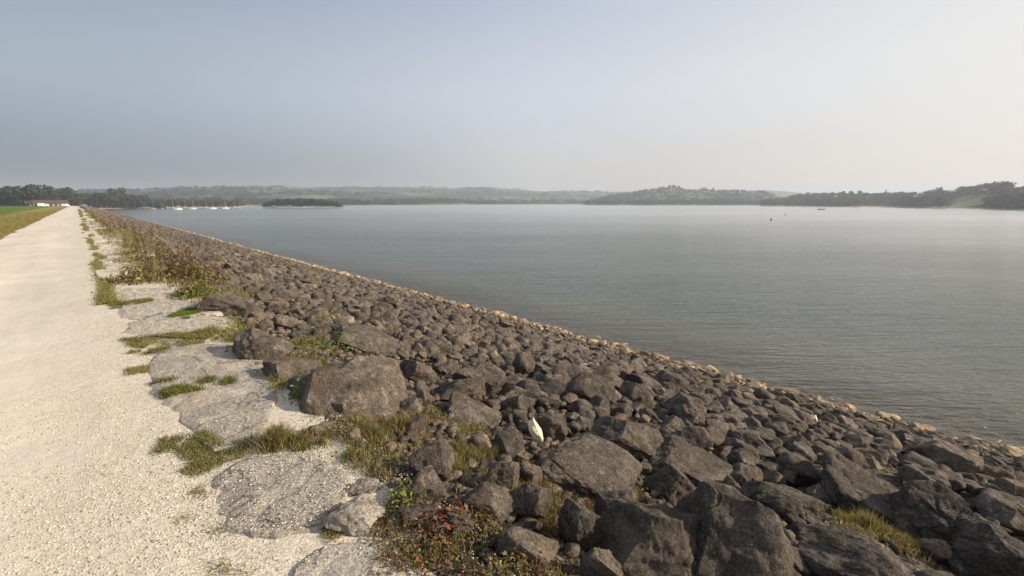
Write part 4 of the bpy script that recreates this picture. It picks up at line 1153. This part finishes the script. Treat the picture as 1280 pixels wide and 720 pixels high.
def bush(px, py, rad, h, n, names, w, label, nm='bush', cat='bush', ls=(.02, .05)):
    p = at(px, py)
    x = rng.normal(0, rad * .5, n); y = rng.normal(0, rad * .5, n); z = np.abs(rng.normal(0, .45, n)) * h * np.exp(-(x * x + y * y) / rad ** 2)
    V1, T1, C1 = leaves_np(x, y, z, rng.uniform(*ls, n), cols(names, w, n), .3)
    m_ = 60; xs_ = rng.normal(0, rad * .3, m_); ys_ = rng.normal(0, rad * .3, m_)
    V2, T2, C2 = blades_np(xs_, ys_, 0 * xs_, h * rng.uniform(.6, 1.2, m_), .008 + 0 * xs_, rng.uniform(.1, .8, m_), cols(('brown',), (1,), m_))
    V, T, C = joinc([(V1, T1, C1), (V2, T2, C2)])
    tag(obj(nm, mesh_np(nm, V, T, M_LEAF, False, {'col': C}), tuple(p)), label, cat)
bush(246, 372, .36, .30, 1100, ('bright', 'moss', 'green'), (.25, .45, .3), 'yellow-green leafy bush behind the dark humped boulder')
bush(236, 352, .60, .62, 1300, ('brown', 'red', 'moss'), (.6, .1, .3), 'rusty brown bush behind the yellow-green bush')
bush(175, 352, .5, .45, 900, ('straw', 'brown', 'moss'), (.4, .3, .3), 'straw-coloured clump beside the second slab of the far row')
# dock plants: upright russet seed stalks
def dock(kind):
    L = []
    for s in range(5 + kind * 2):
        h = rng.uniform(.45, .95); bx, by = rng.normal(0, .10, 2); lx, ly = rng.normal(0, .14, 2)
        n = 4
        L.append(blades_np(np.full(2, bx), np.full(2, by), np.zeros(2), np.full(2, h), np.full(2, .016), np.full(2, .0), cols(('brown',), (1,), 2)))
        m_ = 46; t = rng.uniform(.25, 1, m_)
        L.append(leaves_np(bx + lx * 0 + rng.normal(0, .02, m_), by + rng.normal(0, .02, m_), t * h, rng.uniform(.014, .032, m_), cols(('brown', 'straw'), (.9, .1), m_), -.2))
    m_ = 60
    L.append(leaves_np(rng.normal(0, .16, m_), rng.normal(0, .16, m_), rng.uniform(.02, .22, m_), rng.uniform(.03, .07, m_), cols(('moss', 'brown', 'green'), (.3, .4, .3), m_), .2))
    V, T, C = joinc(L)
    return mesh_np('dock_plant', V, T, M_LEAF, False, {'col': C})
docks = [dock(k) for k in (0, 1, 2)]
def ordinal(k): return ORD[k] if k else 'first'
spots = [(146, 286), (152, 284), (158, 287), (165, 290), (186, 293), (192, 296), (200, 297), (214, 296), (222, 300), (231, 304), (238, 305), (246, 308), (258, 312), (128, 282), (136, 290), (175, 302), (205, 330), (190, 338), (178, 326), (212, 345), (225, 338), (240, 342), (168, 318), (160, 309), (270, 345), (122, 276), (118, 272), (140, 276), (322, 345)]
for i, (px, py) in enumerate(spots):
    p = at(px, py + 2)
    o = obj('dock_plant', docks[i % 3], tuple(p)); o.rotation_euler = (rng.uniform(-.1, .1), rng.uniform(-.1, .1), rng.uniform(0, 6.28)); s = rng.uniform(.55, .95)
    s *= .9
    o.scale = (s, s, s)
    far_ = lambda q: q[1] < 315 and q[0] > 180
    row = sorted(q for q in spots if far_(q) == far_((px, py))); k_ = ordinal(row.index((px, py)))
    lb = k_ + ' from the left of the russet dock plants standing against the water' if far_((px, py)) else k_ + ' from the left of the dry brown dock plants along the slabs'
    tag(o, lb, 'dock plant', 'russet dock plants along the top of the bank')

# ------------------------------------------------------------------ trees
def tree_mesh(name, seed, nq, kind='broad', low=False):
    r = np.random.default_rng(seed); V = []; T = []; C = []; MI = []
    # unit tree: height 1, crown width about .9
    def tube(p0, p1, r0, r1, k=6):
        b = sum(len(v) for v in V); d = np.array(p1) - p0; d = d / np.linalg.norm(d)
        a = np.cross(d, [.3, .9, .1]); a /= np.linalg.norm(a); c = np.cross(d, a); P = []
        for (p, q) in ((p0, r0), (p1, r1)):
            for i in range(k): t = 2 * math.pi * i / k; P.append(np.array(p) + (a * math.cos(t) + c * math.sin(t)) * q)
        V.append(np.array(P)); C.append(np.tile([.09, .07, .05], (2 * k, 1)))
        for i in range(k):
            j = (i + 1) % k; T.append([b + i, b + j, b + k + j]); T.append([b + i, b + k + j, b + k + i]); MI.extend([0, 0])
    tube((0, 0, -.03), (0, 0, .45), .028, .018)
    if not low:
        for q in range(4):
            t = r.uniform(0, 6.28); tube((0, 0, .25 + .06 * q), (math.cos(t) * .24, math.sin(t) * .24, .5 + r.uniform(0, .2)), .014, .005, 4)
    if kind == 'conifer':
        lobes = [((0, 0, z), .26 * (1.05 - z), .1) for z in np.linspace(.2, .95, 9)]
    elif kind == 'tall':
        lobes = [((r.normal(0, .05), r.normal(0, .05), z), .17 * math.sin(math.pi * min(1, z + .1)) + .05, .16) for z in np.linspace(.2, .9, 7)]
    else:
        lobes = [((0, 0, .55), .33, .30)]
        for q in range(9):
            t = r.uniform(0, 6.28); rad = r.uniform(.14, .34); lobes.append(((math.cos(t) * rad, math.sin(t) * rad, r.uniform(.28, .80)), r.uniform(.14, .22), r.uniform(.11, .18)))
    m = nq
    li = r.integers(len(lobes), size=m); Lc = np.array([l[0] for l in lobes])[li]; Lr = np.array([[l[1], l[1], l[2]] for l in lobes])[li]
    d = r.normal(size=(m, 3)); d /= np.linalg.norm(d, axis=1)[:, None]
    c = Lc + d * Lr * (r.uniform(.75, 1.05, m)[:, None])
    s = (.045 if not low else .075) * r.uniform(.6, 1.4, m)
    nrm = d + r.normal(0, .6, (m, 3)); nrm /= np.linalg.norm(nrm, axis=1)[:, None]
    t = np.cross(nrm, r.normal(size=(m, 3))); t /= np.linalg.norm(t, axis=1)[:, None]; b = np.cross(nrm, t)
    P = np.stack([c - t * s[:, None], c + b * s[:, None], c + t * s[:, None], c - b * s[:, None]], 1).reshape(-1, 3)
    b0 = sum(len(v) for v in V)
    V.append(P)
    col = np.array([.034, .048, .022]) * r.uniform(.6, 1.5, (m, 1)) * np.array([r.uniform(.85, 1.2), 1, 1])
    C.append(np.repeat(col, 4, axis=0))
    F4 = (np.array([[0, 1, 2], [0, 2, 3]])[None] + (np.arange(m) * 4)[:, None, None] + b0).reshape(-1, 3)
    Tn = np.concatenate([np.array(T), F4]); MI = MI + [1] * len(F4)
    # inner core so the crown is not see-through everywhere
    return np.concatenate(V), Tn, np.concatenate(C), np.array(MI)

def tm(name, data): return mesh_np(name, data[0], data[1], None, False, {'col': data[2]}, [M_TRUNK, M_TREE], data[3])
BROAD = [tm('broadleaf_tree', tree_mesh('b', 50 + k, 620)) for k in range(7)]
TALL = [tm('slender_tree', tree_mesh('t', 70 + k, 380, 'tall')) for k in range(2)]
CON = [tm('conifer_tree', tree_mesh('c', 80, 420, 'conifer'))]
LOWT = [tree_mesh('l', 90 + k, 90, low=True) for k in range(8)]

def put_tree(me, x, y, z, h, w, label, group, name='broadleaf_tree'):
    o = obj(name, me, (x, y, z - .02 * h)); o.scale = (h * w, h * w, h); o.rotation_euler[2] = rng.uniform(0, 6.28)
    tag(o, label, 'tree', group); return o

def polar(px, r):
    a = az_px(px); return r * math.sin(a), r * math.cos(a)

def shore_r(px): return float(np.interp(az_px(px), sh_az, sh_r))
def lz(x, y): return float(land_z(np.array([x]), np.array([y]))[0])

woods = []
def wood_tree(x, y, z, h, w):
    v, t, c, mi = LOWT[rng.integers(8)]
    a = rng.uniform(0, 6.28); R2 = np.array([[math.cos(a), -math.sin(a)], [math.sin(a), math.cos(a)]])
    vv = v.copy(); vv[:, :2] = (vv[:, :2] * h * w) @ R2.T; vv[:, 2] *= h
    woods.append((vv + np.array([x, y, z - .05 * h]), t, c * rng.uniform(.75, 1.3)))

# A: left end of the dam
for k in range(96):
    px = -30 + (k + rng.random()) * 235 / 96; dpt = rng.uniform(412, 500) if px < 95 else rng.uniform(515, 600)
    x, y = polar(px, dpt)
    z = lz(x, y); h = rng.uniform(9, 15.5) if px < 95 else rng.uniform(11, 15.5) if px < 185 else rng.uniform(7, 10)
    put_tree(BROAD[rng.integers(7)], x, y, z, h * (1.0 if px < 95 else .9), rng.uniform(.95, 1.3), 'dark green broadleaf tree in the belt behind the left end of the dam', 'trees behind the left end of the dam')
for px, yt, d, lb in [(17, 230, 415, 'broad round tree rising above the far left end of the belt'), (46, 229, 412, 'tallest round tree standing above the long red-roofed building'), (148, 232, 560, 'single dark round tree on the skyline left of the boats')]:
    x, y = polar(px, d); z = lz(x, y); h = top_z(px, yt, d) - z
    put_tree(BROAD[int(px) % 7], x, y, z, h, .95, lb, None)
# island
for k in range(46):
    t = -1 + 2 * (k + rng.random()) / 46; u = rng.uniform(-.8, .8)
    p = ISL + ISL_AX * t * 38 + ISL_AY * u * 10 * math.sqrt(max(0.05, 1 - t * t))
    h = rng.uniform(7.0, 9.8) * (1 - .55 * abs(t) ** 3)
    put_tree(BROAD[rng.integers(7)], p[0], p[1], lz(*p), h, rng.uniform(1.15, 1.6), 'leafy tree on the low wooded island off the left shore', 'trees on the low island')
# F: right headland
FIELD_A = (1072, 1113); FIELD_B = (1186, 1236)
cntF = 0
cand = []
for k in range(900):
    px = rng.uniform(952, 1330); r0 = shore_r(px); dd = np.interp(az_px(px), RIDGES[5]['az'], RIDGES[5]['d'])
    u = rng.random() ** 1.3; r = r0 + 6 + u * (dd - r0 + 15)
    x, y = polar(px, r); z = lz(x, y); X_, Y_, Z_ = proj((x, y, z)); py = float(Y_[0])
    if FIELD_A[0] < px < FIELD_A[1] and r - r0 < 50: continue
    if FIELD_B[0] < px < FIELD_B[1] and 245 + (1236 - px) * .08 < py and r - r0 < 150: continue
    if px > 1262 and 232 < py < 239: continue
    h = rng.uniform(7, 12) * (1 - .25 * u)
    sc_ = h / r
    cand.append((sc_, x, y, z, h))
cand.sort(key=lambda c: -c[0])
for q, (sc_, x, y, z, h) in enumerate(cand):
    if q < 90: put_tree(BROAD[rng.integers(7)], x, y, z, h, rng.uniform(.95, 1.3), 'dark green tree in the dense wood covering the right-hand headland', 'trees of the right-hand headland')
    else: wood_tree(x, y, z, h, rng.uniform(1.0, 1.4))
for px, yt, d, w, me, nm, lb in [(1172, 227.5, shore_r(1172) + 205, .8, BROAD[2], 'broadleaf_tree', 'lone umbrella-shaped tree poking above the right-hand skyline'),
                         (1105, 233, shore_r(1105) + 205, .8, CON[0], 'conifer_tree', 'pointed conifer on the skyline left of the lone tree'),
                         (1062, 235, shore_r(1062) + 205, .75, BROAD[1], 'broadleaf_tree', 'small dark skyline tree above the pale house on the headland'), (1052, 234.5, shore_r(1052) + 205, .8, BROAD[3], 'broadleaf_tree', 'left neighbour of the small dark tree above the pale house'), (1073, 236, shore_r(1073) + 205, .75, BROAD[5], 'broadleaf_tree', 'right neighbour of the small dark tree above the pale house')]:
    x, y = polar(px, d); z = lz(x, y); h = min(11, max(4, top_z(px, yt, d) - z))
    put_tree(me, x, y, z, h, w, lb, None, nm)
# E: middle headland
cand = []
for k in range(620):
    px = rng.uniform(733, 965); r0 = shore_r(px); u = rng.random() ** 1.2; r = r0 + 8 + u * (1400 - r0 + 60)
    x, y = polar(px, r); z = lz(x, y); py = float(proj((x, y, z))[1][0])
    if 815 < px < 845 and 240 < py < 246: continue
    cand.append((-u + rng.random() * .3, x, y, z, rng.uniform(8, 13)))
cand.sort(key=lambda c: -c[0])
for q, (s_, x, y, z, h) in enumerate(cand):
    if q < 44: put_tree(BROAD[rng.integers(7)], x, y, z, h, rng.uniform(1, 1.3), 'blue-grey hazy tree in the wood along the middle headland shore', 'trees of the middle headland')
    else: wood_tree(x, y, z, h, rng.uniform(1.1, 1.5))
for px, yt in ((828, 232.5), (835, 230.5), (841, 230), (847, 231.5), (822, 234.5), (877, 233.5), (881, 233.5), (890, 233.5)):
    d = 1400; x, y = polar(px, d); z = lz(x, y); h = top_z(px, yt, d) - z
    cl = px < 860
    put_tree(BROAD[int(px) % 7], x, y, z, h, .9 if cl else .6, 'tree of the dense clump crowning the middle headland' if cl else 'small isolated tree on the skyline right of the hilltop clump', 'trees of the hilltop clump' if cl else 'isolated skyline trees')
# B and farther: woods and hedgerows as one mass
for k in range(520):
    px = rng.uniform(130, 304); r = shore_r(px) + rng.uniform(16, 120); x, y = polar(px, r)
    wood_tree(x, y, lz(x, y), rng.uniform(5, 8.5), rng.uniform(1, 1.4))
for k in range(110):
    px = rng.uniform(-30, 150); r = rng.uniform(480, 600); x, y = polar(px, r)
    z = lz(x, y)
    if z > WZ + .6: wood_tree(x, y, z, rng.uniform(8, 12), rng.uniform(1, 1.4))
for k in range(420):
    px = rng.uniform(330, 735); r = shore_r(px) + rng.uniform(10, 120); x, y = polar(px, r)
    wood_tree(x, y, lz(x, y), rng.uniform(8, 14), rng.uniform(1.2, 1.8))
cl = [(rng.uniform(0, 1000), rng.uniform(800, 3000)) for _ in range(170)]
for px0, r0 in cl:
    if r0 < shore_r(px0) + 60: continue
    L = rng.uniform(10, 60) if rng.random() < .6 else rng.uniform(60, 180); ang = rng.uniform(0, 6.28)
    x0, y0 = polar(px0, r0)
    for q in range(int(6 + L / 8)):
        t = rng.uniform(-L, L); w = rng.normal(0, 6 if L < 60 else 3)
        x = x0 + math.cos(ang) * t - math.sin(ang) * w; y = y0 + math.sin(ang) * t + math.cos(ang) * w
        z = lz(x, y)
        if z > WZ + .5 and math.hypot(x, y) > 650: wood_tree(x, y, z, rng.uniform(6, 12), rng.uniform(1, 1.6))
for k in range(260):
    px = rng.uniform(-40, 330); r = rng.uniform(800, 1500); x, y = polar(px, r); z = lz(x, y)
    if z > WZ + .5: wood_tree(x, y, z, rng.uniform(8, 13), rng.uniform(1, 1.5))
V_, T_, C_ = joinc(woods)
tag(obj('distant_woods', mesh_np('distant_woods', V_, T_, M_TREE, False, {'col': C_})), 'hazy woods and hedgerow trees covering the hills beyond the water', 'woods', None, 'stuff')

# ------------------------------------------------------------------ buildings, boats, buoys
import bmesh
def box_me(name, x0, x1, y0, y1, z0, z1, mat, bev=0.0):
    bm = bmesh.new()
    bmesh.ops.create_cube(bm, size=1, matrix=Matrix.Translation(((x0 + x1) / 2, (y0 + y1) / 2, (z0 + z1) / 2)) @ Matrix.Diagonal((x1 - x0, y1 - y0, z1 - z0, 1)))
    if bev: bmesh.ops.bevel(bm, geom=bm.edges[:], offset=bev, segments=2, affect='EDGES')
    me = bpy.data.meshes.new(name); bm.to_mesh(me); bm.free(); me.materials.append(mat); return me
def empty(name, loc, rz):
    o = link(bpy.data.objects.new(name, None)); o.location = loc; o.rotation_euler[2] = rz; return o
def gable(name, L, D, z0, h, mat, ov=.5):
    v = [(-L / 2 - ov, -D / 2 - ov, z0), (L / 2 + ov, -D / 2 - ov, z0), (L / 2 + ov, D / 2 + ov, z0), (-L / 2 - ov, D / 2 + ov, z0), (-L / 2 - ov, 0, z0 + h), (L / 2 + ov, 0, z0 + h)]
    me = bpy.data.meshes.new(name); me.from_pydata(v, [], [(0, 1, 5, 4), (2, 3, 4, 5), (0, 4, 3), (1, 2, 5), (0, 3, 2, 1)]); me.materials.append(mat); return me
def building(px, d, L, D, hw, hr, nwin, wall, label, face=None):
    x, y = polar(px, d); z = lz(x, y); a = az_px(px)
    e = empty('building', (x, y, z), -a + (face or 0)); tag(e, label, 'building')
    obj('wall', box_me('wall', -L / 2, L / 2, -D / 2, D / 2, -.5, hw, wall), parent=e)
    obj('roof', gable('roof', L, D, hw + .003, hr, M_ROOF), parent=e)
    wm = box_me('window', -.5, .5, -.06, .06, -.6, .6, M_GLASS)
    for k in range(nwin):
        obj('window', wm, (-L / 2 + (k + .5) * L / nwin, -D / 2 - .02, hw * .55), parent=e)
    obj('door', box_me('door', -.6, .6, -.08, .0, 0, 2.1, M_WPAINT), (L / 2 / nwin * 0 - L / 2 + L / nwin, -D / 2 - .05, 0), parent=e)
building(63, 398, 15, 6, 2.0, 1.9, 7, M_WALL, 'long low building with dark red roof at the left end of the dam', .1)
building(42, 402, 6, 6, 2.0, 1.4, 3, M_WALL, 'small dark-roofed building left of the long red-roofed one', -.1)
building(232, 600, 14, 7, 3.2, 3.0, 6, M_WALL, 'pinkish gabled building among trees behind the moored boats', .3)
building(240, 615, 9, 7, 4.2, 2.4, 4, M_WALL, 'taller gable-ended wing right of the pinkish building', -.4)
building(1062, 800, 12, 8, 3.5, 3, 4, M_WALL, 'pale house half hidden by trees on the right-hand headland', .2)
building(152, 800, 12, 8, 5, 3, 4, M_WALL, 'reddish house on the hillside above the left shore', .2)
# parked vans at the far end of the dam
def van(px, d, label, rz):
    x, y = polar(px, d); z = lz(x, y) if y > 330 else 0.0
    e = empty('van', (x, y, z), rz); tag(e, label, 'van')
    bm = bmesh.new()
    prof = [(-2.4, .35), (2.3, .35), (2.45, .9), (1.9, 1.25), (1.35, 1.95), (-2.4, 2.0)]
    a = [bm.verts.new((p, -.95, q)) for p, q in prof]; b = [bm.verts.new((p, .95, q)) for p, q in prof]
    bm.faces.new(a); bm.faces.new(b[::-1])
    for k in range(6): bm.faces.new((a[k], b[k], b[(k + 1) % 6], a[(k + 1) % 6])[::-1])
    bmesh.ops.bevel(bm, geom=bm.edges[:], offset=.06, segments=2, affect='EDGES')
    me = bpy.data.meshes.new('body'); bm.to_mesh(me); bm.free(); me.materials.append(M_WPAINT); obj('body', me, parent=e)
    for s in (-1, 1):
        obj('window', box_me('window', .5, 1.4, -.01, .01, 1.25, 1.8, M_GLASS), (0, s * .965, 0), parent=e)
        for q in (-1.5, 1.5):
            bm = bmesh.new(); bmesh.ops.create_cone(bm, cap_ends=True, segments=16, radius1=.34, radius2=.34, depth=.22, matrix=Matrix.Rotation(math.pi / 2, 4, 'X'))
            me = bpy.data.meshes.new('wheel'); bm.to_mesh(me); bm.free(); me.materials.append(M_DARK); obj('wheel', me, (q, s * .9, .34), parent=e)
van(104, 505, 'white van parked just right of the path at its far end', .4)
van(82, 345, 'white van parked just left of the path at its far end', 1.2)
van(54, 392, 'white van in front of the long red-roofed building', .1)
# boats
def boat_hull(L, W, H):
    st = np.linspace(0, 1, 9); V = []
    for t in st:
        w = W / 2 * (math.sin(math.pi * min(1, .25 + t * .75)) ** .7 if t < 1 else 0.02); w = max(w, .03)
        x = -L / 2 + L * t; sheer = H * (1 + .25 * t * t)
        V += [(x, -w, sheer), (x, -w * .75, .15 * H), (x, 0, -.25), (x, w * .75, .15 * H), (x, w, sheer)]
    Fq = []
    for i in range(8):
        for k in range(4): a = i * 5 + k; Fq.append((a, a + 1, a + 6, a + 5))
        Fq.append((i * 5 + 4, i * 5, i * 5 + 5, i * 5 + 9))
    Fq.append((0, 4, 3, 2, 1))
    me = bpy.data.meshes.new('hull'); me.from_pydata(V, [], Fq); me.materials.append(M_WPAINT); return me
hull_dull = boat_hull(5.2, 1.9, .75); hull_dull.materials.clear(); hull_dull.materials.append(M_TARP)
hull = boat_hull(5.2, 1.9, .75); cab = box_me('cabin', -.9, .9, -.55, .55, .8, 1.25, M_WPAINT, .12)
mast = box_me('mast', -.05, .05, -.05, .05, .8, 7.5, M_ALU); boom = box_me('boom', -2.0, -.06, -.06, .06, 1.5, 1.66, M_ALU)
def boat(px, py, rz, label, masted=True):
    x, y = un(px, py, WZ); e = empty('sailing_boat' if masted else 'motor_boat', (x, y, WZ), rz); tag(e, label, 'boat', 'boats moored off the left shore')
    obj('hull', hull if px in (223, 241, 266.5, 282) else hull_dull, (0, 0, 0), e)
    if px in (223, 241, 266.5, 282): obj('cabin', cab, (.3, 0, 0), e)
    e.scale = (1, 1, .8) if px in (223, 241, 266.5, 282) else (.6, .6, .75)
    if masted: obj('mast', mast, (.5, 0, 0), e); obj('boom', boom, (.5, 0, 0), e)
for px, py, rz, lb, m_ in [(223, 261.9, .2, 'nearest and brightest of the white boats off the left shore', 0), (241, 261.3, -.3, 'long white boat in front of the pinkish building', 1),
        (266.5, 261.0, .1, 'white boat third from the left off the shore', 0), (282, 260.8, 0, 'white boat off the yellow strip of beach', 1), (216, 261.0, 1.2, 'small dull boat just left of the brightest boat', 0),
        (192, 261.2, .4, 'masted boat off the left end of the shore', 1), (203, 261.0, 1.0, 'masted boat between the left end and the small dull boat', 1),
        (258, 260.6, .8, 'masted boat behind the long white boat', 1), (300, 260.5, .5, 'masted boat nearest the island', 1)]:
    boat(px, py, rz + YAW * 0, lb, bool(m_))
# boats laid up ashore
for k in range(16):
    px = 164 + k * 8.5 + rng.uniform(-2, 2); r = shore_r(px) + rng.uniform(6, 16); x, y = polar(px, r)
    e = empty('sailing_boat', (x, y, lz(x, y) + .2), rng.uniform(0, 3.1)); tag(e, 'small masted dinghy laid up on the far left beach', 'boat', 'dinghies laid up ashore')
    obj('hull', hull_dull, (0, 0, 0), e); obj('mast', mast, (.5, 0, 0), e)
    e.scale = (.8, .8, .9)
# fishing boat and buoys on the open water
x, y = un(1027, 262.2, WZ); e = empty('rowing_boat', (x, y, WZ), -YAW + .1); tag(e, 'small dark rowing boat far out before the right-hand headland', 'boat')
hl = boat_hull(5.5, 1.6, .6); hl.materials.clear(); hl.materials.append(M_DARK); obj('hull', hl, (0, 0, 0), e)
obj('outboard_motor', box_me('outboard_motor', -.2, .2, -.15, .15, .2, 1.1, M_DARK, .05), (-2.7, 0, 0), e)
def buoy(px, py, mat, label, s):
    x, y = un(px, py, WZ); e = empty('buoy', (x, y, WZ), 0); tag(e, label, 'buoy')
    bm = bmesh.new(); bmesh.ops.create_uvsphere(bm, u_segments=20, v_segments=12, radius=.45 * s); me = bpy.data.meshes.new('float'); bm.to_mesh(me); bm.free(); me.materials.append(mat)
    obj('float', me, (0, 0, .12 * s), e)
    bm = bmesh.new(); bmesh.ops.create_cone(bm, cap_ends=True, segments=12, radius1=.22 * s, radius2=.1 * s, depth=.6 * s); me = bpy.data.meshes.new('post'); bm.to_mesh(me); bm.free(); me.materials.append(mat)
    obj('post', me, (0, 0, .75 * s), e)
buoy(963.7, 275.0, M_DARK, 'dark round mooring buoy alone on the open water', .62)
buoy(981.5, 268.8, M_PINK, 'faded pinkish buoy farther out behind the dark buoy', .7)

# ------------------------------------------------------------------ haze
m, nt, out = new_mat("air_haze"); N = NT(nt)
pv = N.n('ShaderNodeVolumePrincipled'); pv.inputs['Density'].default_value = HAZE_DENSITY; pv.inputs['Color'].default_value = (0.71, 0.765, 0.87, 1); pv.inputs['Anisotropy'].default_value = 0.2
N.l(pv.outputs[0], out.inputs['Volume'])
zt = max(float(Z.max()) + 16, 110)
hz = obj('haze', box_me('haze', -9500, 9500, -9500, 9500, min(float(Z.min()), -13) - 1.2, zt, m)); tag(hz, kind='stuff')
hz['label'] = 'pale morning haze hanging over the water and the hills'
